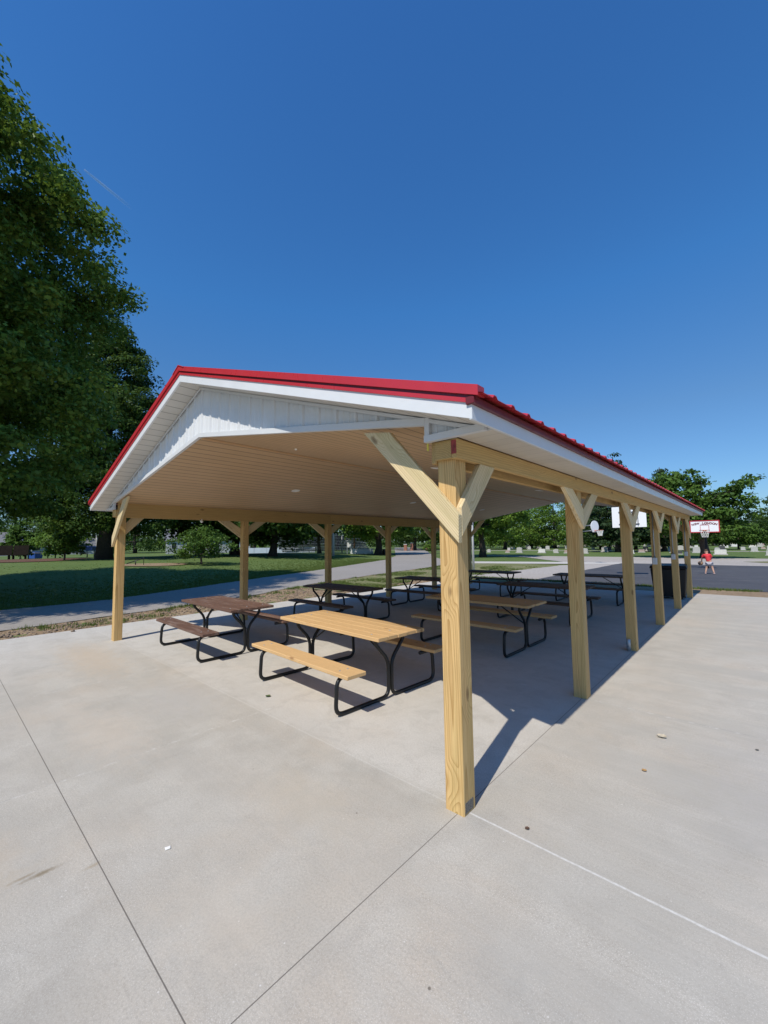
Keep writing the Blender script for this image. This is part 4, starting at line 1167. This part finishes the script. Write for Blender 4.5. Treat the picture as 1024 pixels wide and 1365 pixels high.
# ------------------------------------------------------------------ black bin at the end of the shelter
t = empty('trash_bin', (-.48, 12.02, 0), R(4)); tag(t, 'large square black trash bin behind the last two right posts', 'trash bin')
V = [(-.36, -.30, .06), (.36, -.30, .06), (.36, .30, .06), (-.36, .30, .06), (-.42, -.36, .84), (.42, -.36, .84), (.42, .36, .84), (-.42, .36, .84)]
mesh('body', V, BOXF, M_black, t, bevel=.02)
V = [(-.44, -.38, .842), (.44, -.38, .842), (.44, .38, .842), (-.44, .38, .842), (-.42, -.34, .93), (.42, -.34, .93), (.42, .38, .96), (-.42, .38, .96)]
mesh('lid', V, BOXF, M_black, t, bevel=.015)
mesh('handle', boxv(-.3, .3, .39, .43, .80, .84), BOXF, M_black, t)
for sx in (-.32, .32):
    V, Fc = tube_geo([(sx - .03, .25, .07), (sx + .03, .25, .07)], .07, 14); mesh('wheel', V, Fc, M_black, t)
for sx in (-.3, .24): mesh('foot', boxv(sx, sx + .06, -.28, -.2, 0, .059), BOXF, M_black, t)

# ------------------------------------------------------------------ basketball hoops
M_rim = plain('orange_rim', (.45, .09, .02), .4, 0, .1, 10)
M_net = plain('white_net', (.75, .74, .70), .8, 0, .05, 30)
M_board = plain('white_backboard', (.82, .83, .84), .35, 0, .02, 2)
M_polek = plain('black_pole', (.02, .02, .022), .45, 0, .2, 5)
M_letter = plain('dark_maroon_lettering', (.16, .012, .03), .5, 0, .05, 10)
def hoop(label, x, y, rz, zbot, w_, h_, shape, pole_m, arm=1.1, frame_col=None, arms='plain', rim_z=.12, pole_d=None):
    t = empty('basketball_hoop', (x, y, -.01), rz); tag(t, label, 'basketball hoop')
    # local: board faces -y, pole stands behind it at +y
    if shape == 'rect':
        mesh('backboard', boxv(-w_ / 2, w_ / 2, -.02, .02, zbot, zbot + h_), BOXF, M_board, t, bevel=.006)
    else:
        n_ = 24; pts = []
        pts = [(-w_ * .30, zbot), (w_ * .30, zbot)]
        for k in range(n_ + 1):
            a = -.35 + (math.pi + .7) * k / n_
            pts.append((w_ / 2 * math.cos(a), zbot + h_ * .48 + h_ * .52 * math.sin(a)))
        m_ = len(pts)
        V = [(px, -.02, pz) for px, pz in pts] + [(px, .02, pz) for px, pz in pts]
        mesh('backboard', V, [tuple(range(m_)), tuple(range(2 * m_ - 1, m_ - 1, -1))] + [(k, (k + 1) % m_, m_ + (k + 1) % m_, m_ + k) for k in range(m_)], M_board, t)
    bb = t.children[-1] if False else [c for c in bpy.data.objects if c.parent == t][-1]
    if frame_col:
        b_ = .04
        for (x0, x1, z0, z1) in ((-w_ / 2 - .01, w_ / 2 + .01, zbot - .01, zbot + b_), (-w_ / 2 - .01, w_ / 2 + .01, zbot + h_ - b_, zbot + h_ + .01), (-w_ / 2 - .01, -w_ / 2 + b_, zbot + b_ + .001, zbot + h_ - b_ - .001), (w_ / 2 - b_, w_ / 2 + .01, zbot + b_ + .001, zbot + h_ - b_ - .001)):
            mesh('border', boxv(x0, x1, -.032, -.0205, z0, z1), BOXF, frame_col, bb)
        for (x0, x1, z0, z1) in ((-.2, .2, zbot + .12, zbot + .14), (-.2, .2, zbot + .40, zbot + .42), (-.2, -.18, zbot + .141, zbot + .399), (.18, .2, zbot + .141, zbot + .399)):
            mesh('target_square', boxv(x0, x1, -.028, -.0205, z0, z1), BOXF, frame_col, bb)
    zr_ = zbot + rim_z; rr = .225; yc = -.02 - .15 - rr
    ring = [(rr * math.cos(2 * math.pi * k / 24), yc + rr * math.sin(2 * math.pi * k / 24), zr_) for k in range(25)]
    V, Fc = tube_geo(ring, .012, 6, False); rim = mesh('rim', V, Fc, M_rim, t, smooth=True)
    mesh('rim_bracket', boxv(-.09, .09, -.19, -.0205, zr_ - .05, zr_ - .012), BOXF, M_rim, rim)
    V = []; Fc = []; nn = 12
    parts = []
    for k in range(nn):
        for s_g in (-1, 1):
            pth = []
            for q in range(6):
                tt = q / 5; a = 2 * math.pi * (k + s_g * tt * 1.5) / nn; r_ = rr * (1 - .42 * tt ** .8)
                pth.append((r_ * math.cos(a), yc + r_ * math.sin(a), zr_ - .40 * tt))
            parts.append(tube_geo(pth, .009, 4, False))
    V, Fc = merge(parts); mesh('net', V, Fc, M_net, rim)
    pd = pole_d or arm
    V, Fc = tube_geo(fillet([(0, pd, 0), (0, pd, zbot + h_ * .45), (0, pd - .001, zbot + h_ * .6)], .05, 2), .065, 12)
    mesh('pole', V, Fc, pole_m, t, smooth=True)
    for z_, z2 in ((zbot + .12, zbot + .05), (zbot + h_ * .62, zbot + h_ * .55)):
        for sx in (-.25, .25):
            V, Fc = tube_geo([(sx, .03, z_), (0, pd, z2)], .022, 8); mesh('support_arm', V, Fc, pole_m, t, smooth=True)
    if arms == 'truss':
        for z_ in (zbot + .16, zbot + h_ * .75):
            V, Fc = tube_geo([(-w_ * .30, .05, z_), (w_ * .30, .05, z_)], .018, 8); mesh('cross_bar', V, Fc, pole_m, t, smooth=True)
        for sx in (-.26, .26):
            V, Fc = tube_geo([(w_ * sx, .06, zbot + .10), (w_ * sx, .06, zbot + h_ * .82)], .016, 8); mesh('upright_bar', V, Fc, pole_m, t, smooth=True)
    return t, bb
# lettered board at the far end of the court
HX, HY = -.64, 26.6
t, bb = hoop('basketball hoop with a red bordered white board lettered along its top', HX, HY, R(3), 2.02, 1.30, .66, 'rect', M_polek, .75, M_red)
def letters(txt, size, centre, radius, z_arc, parent, step):
    """each letter a flat raised piece set round an arc"""
    n_ = len(txt)
    for k, ch in enumerate(txt):
        if ch == ' ': continue
        cu = bpy.data.curves.new('lettering', 'FONT'); cu.body = ch; cu.size = size; cu.align_x = 'CENTER'; cu.extrude = .003; cu.offset = .006
        tmp = bpy.data.objects.new('tmp_letter', cu); COL.objects.link(tmp)
        bpy.context.view_layer.update()
        dg = bpy.context.evaluated_depsgraph_get(); me = bpy.data.meshes.new_from_object(tmp.evaluated_get(dg))
        bpy.data.objects.remove(tmp)
        me.materials.clear(); me.materials.append(M_letter)
        o = bpy.data.objects.new('letter', me); COL.objects.link(o); o.parent = parent
        th = (k - (n_ - 1) / 2) * step
        if radius: px, pz, ro = radius * math.sin(th), z_arc - radius * (1 - math.cos(th)), -th
        else: px, pz, ro = th, z_arc, 0
        o.matrix_basis = Matrix.Translation((px, -.026, pz)) @ Matrix.Rotation(-ro if False else th, 4, 'Y') @ Matrix.Rotation(math.pi / 2, 4, 'X')
letters('NEW LONDON', .15, 0, 1.75, 2.02 + .66 - .19, bb, .064)
letters('PARKS', .065, 0, None, 2.02 + .435, bb, .066)
x, y = spot(845, 19.6)
hoop('basketball hoop seen from behind with a plain white board beyond the third right post', x, y - 1.0, R(187), 2.24, 1.36, .96, 'rect', M_steel, 1.0, None, 'truss', .2)
x, y = spot(792.5, 29.5)
hoop('fan shaped white basketball board turned sideways between the second and third right posts', x, y, R(70), 2.25, .85, .82, 'fan', M_steel, 1.3)

# ------------------------------------------------------------------ headstones
M_gr = [plain('pale_granite', (.42, .41, .39), .6, 0, .15, 8), plain('pink_granite', (.36, .27, .24), .6, 0, .15, 8), plain('dark_granite', (.07, .07, .075), .35, 0, .2, 8), plain('white_marble', (.62, .61, .59), .6, 0, .1, 6)]
def stone(nm, w_, h_, d_, m_, top):
    t = empty(nm)
    pts = [(-w_ / 2, .14), (w_ / 2, .14), (w_ / 2, h_ * .82)]
    if top == 'round':
        for k in range(1, 8): a = math.pi * k / 8; pts.append((w_ / 2 * math.cos(a), h_ * .82 + h_ * .18 * math.sin(a)))
    elif top == 'spire':
        pts = [(-w_ / 2, .14), (w_ / 2, .14), (w_ * .32, h_ * .85), (0, h_), (-w_ * .32, h_ * .85)]
    if top != 'spire': pts.append((-w_ / 2, h_ * .82))
    n_ = len(pts)
    V = [(px, -d_ / 2, pz) for px, pz in pts] + [(px, d_ / 2, pz) for px, pz in pts]
    mesh('slab', V, [tuple(range(n_)), tuple(range(2 * n_ - 1, n_ - 1, -1))] + [(k, (k + 1) % n_, n_ + (k + 1) % n_, n_ + k) for k in range(n_)], m_, t)
    mesh('base', boxv(-w_ / 2 - .12, w_ / 2 + .12, -d_ / 2 - .1, d_ / 2 + .1, 0, .138), BOXF, M_gr[0], t)
    return t
kinds = [(stone('headstone', .85, .85, .22, M_gr[0], 'round'), 'pale grey rounded headstone standing in the far cemetery', 'pale rounded headstones'),
         (stone('headstone', 1.15, .80, .25, M_gr[3], 'flat'), 'wide whitish flat topped headstone standing in the far cemetery', 'wide whitish headstones'),
         (stone('headstone', 1.0, .75, .22, M_gr[1], 'flat'), 'pinkish flat topped headstone standing in the far cemetery', 'pinkish headstones'),
         (stone('headstone', .9, .8, .22, M_gr[2], 'round'), 'dark polished headstone standing in the far cemetery', 'dark headstones'),
         (stone('obelisk', .5, 1.45, .45, M_gr[3], 'spire'), 'tall whitish tapering monument standing in the far cemetery', 'tapering monuments')]
rs = random.Random(5)
used = set()
def put(k, x, y, s=1.0):
    src, lab, grp = kinds[k]
    if k not in used:
        t = src; used.add(k)
    else:
        t = src.copy(); COL.objects.link(t)
        for ch in [c for c in bpy.data.objects if c.parent == src]:
            c = ch.copy(); COL.objects.link(c); c.parent = t
    t.location = (x, y, -.06); t.rotation_euler = (0, 0, rs.uniform(-.15, .15) + .15); t.scale = (s, s, s)
    tag(t, lab, 'headstone' if k < 4 else 'monument', grp)
n_st = 0
for row in range(9):
    yr = 53 + row * 6.0 + row * row * .4
    xr = -42 + rs.uniform(0, 2)
    while xr < 14:
        xr += rs.choice((1.4, 1.8, 2.3, 3.6, 5.0))
        yy = yr + rs.uniform(-.5, .5) - xr * .12
        dpt = (Vector((xr - 1.42, yy + 2.27, 0))).dot(FWD)
        if rs.random() < .30 or n_st > 230: continue
        if math.hypot(xr + 1.9, yy - 42.5) < 3: continue
        put(rs.choices((0, 1, 2, 3, 4), (5, 4, 2.0, 1.3, .35))[0], xr, yy, rs.uniform(.5, .95)); n_st += 1
for k in range(5):
    if k not in used: put(k, -10 + k, 60)

# ------------------------------------------------------------------ the child on the court
M_skin = plain('skin', (.52, .31, .22), .55, 0, .06, 20)
M_shirt = plain('red_shirt', (.62, .035, .045), .8, 0, .08, 14)
M_short = plain('grey_shorts', (.42, .42, .47), .85, 0, .2, 25)
M_hair = plain('brown_hair', (.10, .055, .03), .8, 0, .3, 60)
M_shoe = plain('pinkish_shoes', (.60, .42, .40), .6, 0, .1, 20)
def skin_obj(name, verts, edges, radii, mat, parent, root=0, sub=2):
    me = bpy.data.meshes.new(name); me.from_pydata(verts, edges, []); me.update(); me.materials.append(mat)
    o = bpy.data.objects.new(name, me); COL.objects.link(o); o.parent = parent
    md = o.modifiers.new('skin', 'SKIN'); md.use_smooth_shade = True
    for i, r_ in enumerate(radii):
        sv = me.skin_vertices[0].data[i]; sv.radius = r_ if isinstance(r_, tuple) else (r_, r_)
        sv.use_root = (i == root)
    sb = o.modifiers.new('subdivision', 'SUBSURF'); sb.levels = sub; sb.render_levels = sub
    return o
px_, py_ = -.34, 22.5
kid = empty('person', (px_, py_, -.012), R(4))
tag(kid, 'child in a red shirt and grey shorts seen from behind bouncing a ball', 'person')
J = [((.07, 0, .585), .085), ((.055, .01, .70), .085), ((.03, .03, .82), .095), ((.01, .05, .905), .075), ((.0, .065, .955), .042),      # 0-4 pelvis..neck
     ((-.01, .075, 1.02), (.068, .075)), ((-.015, .08, 1.10), (.076, .085)), ((-.015, .08, 1.165), (.05, .06)),                            # 5-7 head
     ((-.115, .05, .895), .045), ((-.185, .09, .76), .034), ((-.205, .19, .645), .026), ((-.208, .22, .615), (.02, .012)),                # 8-11 left arm, palm
     ((.125, .05, .895), .045), ((.175, .11, .755), .034), ((.125, .22, .675), .026), ((.105, .25, .655), (.02, .012)),                   # 12-15 right arm
     ((.01, 0, .53), .075), ((-.035, .06, .325), .046), ((-.085, .015, .075), .030), ((-.095, .09, .03), (.03, .022)),                    # 16-19 left leg
     ((.13, 0, .53), .075), ((.175, .04, .325), .046), ((.225, -.02, .075), .030), ((.24, .05, .03), (.03, .022)),                        # 20-23 right leg
     ((-.012, .170, 1.065), .012), ((-.085, .08, 1.075), .010), ((.055, .08, 1.075), .010)]                                               # nose, ears
Ed = [(0, 1), (1, 2), (2, 3), (3, 4), (4, 5), (5, 6), (6, 7), (3, 8), (8, 9), (9, 10), (10, 11), (3, 12), (12, 13), (13, 14), (14, 15),
      (0, 16), (16, 17), (17, 18), (18, 19), (0, 20), (20, 21), (21, 22), (22, 23), (6, 24), (6, 25), (6, 26)]
for wrist, sgn in ((11, -1), (15, 1)):
    p = Vector(J[wrist][0])
    for f_ in range(5):
        if f_ < 4:
            off = Vector(((f_ - 1.5) * .012, .018, -.016)); ln = (.030, .036, .034, .026)[f_]
            a_ = p + off; b_ = a_ + Vector((0, ln * .55, -ln * .6)); c_ = b_ + Vector((0, ln * .15, -ln * .6))
        else:
            a_ = p + Vector((-sgn * .022, .004, .0)); b_ = a_ + Vector((-sgn * .014, .014, -.010)); c_ = b_ + Vector((-sgn * .004, .014, -.010))
        i0 = len(J); J += [(tuple(a_), .0065), (tuple(b_), .006), (tuple(c_), .005)]; Ed += [(wrist, i0), (i0, i0 + 1), (i0 + 1, i0 + 2)]
skin_obj('body', [j[0] for j in J], Ed, [j[1] for j in J], M_skin, kid)
sv_ = [((.068, 0, .575), (.13, .105)), ((.055, .01, .70), (.122, .10)), ((.03, .03, .82), (.125, .11)), ((.01, .045, .91), (.09, .08)), ((.0, .06, .945), .052),
       ((-.115, .05, .90), .062), ((-.178, .08, .785), .058), ((.125, .05, .90), .062), ((.172, .095, .785), .058)]
skin_obj('shirt', [q[0] for q in sv_], [(0, 1), (1, 2), (2, 3), (3, 4), (3, 5), (5, 6), (3, 7), (7, 8)], [q[1] for q in sv_], M_shirt, kid)
sv_ = [((.07, 0, .575), .10), ((.005, .0, .52), .095), ((-.022, .045, .375), .074), ((.14, 0, .52), .095), ((.168, .03, .375), .074)]
skin_obj('shorts', [q[0] for q in sv_], [(0, 1), (1, 2), (0, 3), (3, 4)], [q[1] for q in sv_], M_short, kid)
sv_ = [((-.015, .055, 1.05), (.068, .062)), ((-.015, .065, 1.12), (.078, .084)), ((-.015, .08, 1.165), (.060, .068))]
skin_obj('hair', [q[0] for q in sv_], [(0, 1), (1, 2)], [q[1] for q in sv_], M_hair, kid)
for a_, b_, c_ in (((-.085, .0, .06), (-.09, .05, .036), (-.10, .13, .030)), ((.225, -.035, .06), (.232, .02, .036), (.245, .10, .030))):
    skin_obj('shoe', [a_, b_, c_], [(0, 1), (1, 2)], [.040, (.042, .036), (.036, .028)], M_shoe, kid)
bm = bmesh.new(); bmesh.ops.create_uvsphere(bm, u_segments=24, v_segments=16, radius=.105); me = bpy.data.meshes.new('ball'); bm.to_mesh(me); bm.free()
def ballmat():
    m, nt, b = newmat('ball_panels'); n = N(nt)
    tc = n.new('ShaderNodeTexCoord'); sp = n.new('ShaderNodeSeparateXYZ'); n.link(tc.outputs['Object'], sp.inputs[0])
    f = n.math('GREATER_THAN', n.math('SINE', n.math('MULTIPLY', n.math('ARCTAN2', sp.outputs[1], sp.outputs[0]), 3.0)), 0.0)
    n.link(n.mix(f, (.03, .025, .025), (.35, .22, .14)), b.inputs['Base Color']); b.inputs['Roughness'].default_value = .5
    return m
me.materials.append(ballmat())
for p_ in me.polygons: p_.use_smooth = True
o = bpy.data.objects.new('basketball', me); COL.objects.link(o); o.location = (px_ - .27, py_ + .16, .50); o.rotation_euler = (.5, .3, .8)
tag(o, 'dark and tan ball in the air beside the left leg of the child', 'ball')

# ------------------------------------------------------------------ contrail high over the maple
def contrail():
    m, nt, b = newmat('contrail_ice'); n = N(nt)
    b.inputs['Base Color'].default_value = (.9, .92, .95, 1); b.inputs['Roughness'].default_value = 1
    tc = n.new('ShaderNodeTexCoord'); sp = n.new('ShaderNodeSeparateXYZ'); n.link(tc.outputs['Generated'], sp.inputs[0])
    al = n.math('MULTIPLY', n.ramp(sp.outputs[1], [(0.0, .14), (.35, .22), (1.0, 0.0)]), n.ramp(n.noise(n.coord('Generated', (1, 9, 1)), 3, 3), [(.3, .8), (.7, 1.0)]))
    n.link(al, b.inputs['Alpha'])
    return m
c0 = Vector((1.42, -2.27, 1.68))
def dirpx(u, v): return (Mc.to_3x3() @ Vector(((u - 512) / 546.2, -(v - 682.5) / 546.2, -1))).normalized()
A = c0 + dirpx(112, 226) * 6000; Bp = c0 + dirpx(176, 278) * 6000
V, Fc = tube_geo([A.lerp(Bp, k / 12) for k in range(13)], [9 + 8 * k / 12 for k in range(13)], 8)
tag(mesh('contrail', V, Fc, contrail(), smooth=True), 'faint white aeroplane trail high in the blue sky right of the big maple', 'contrail')
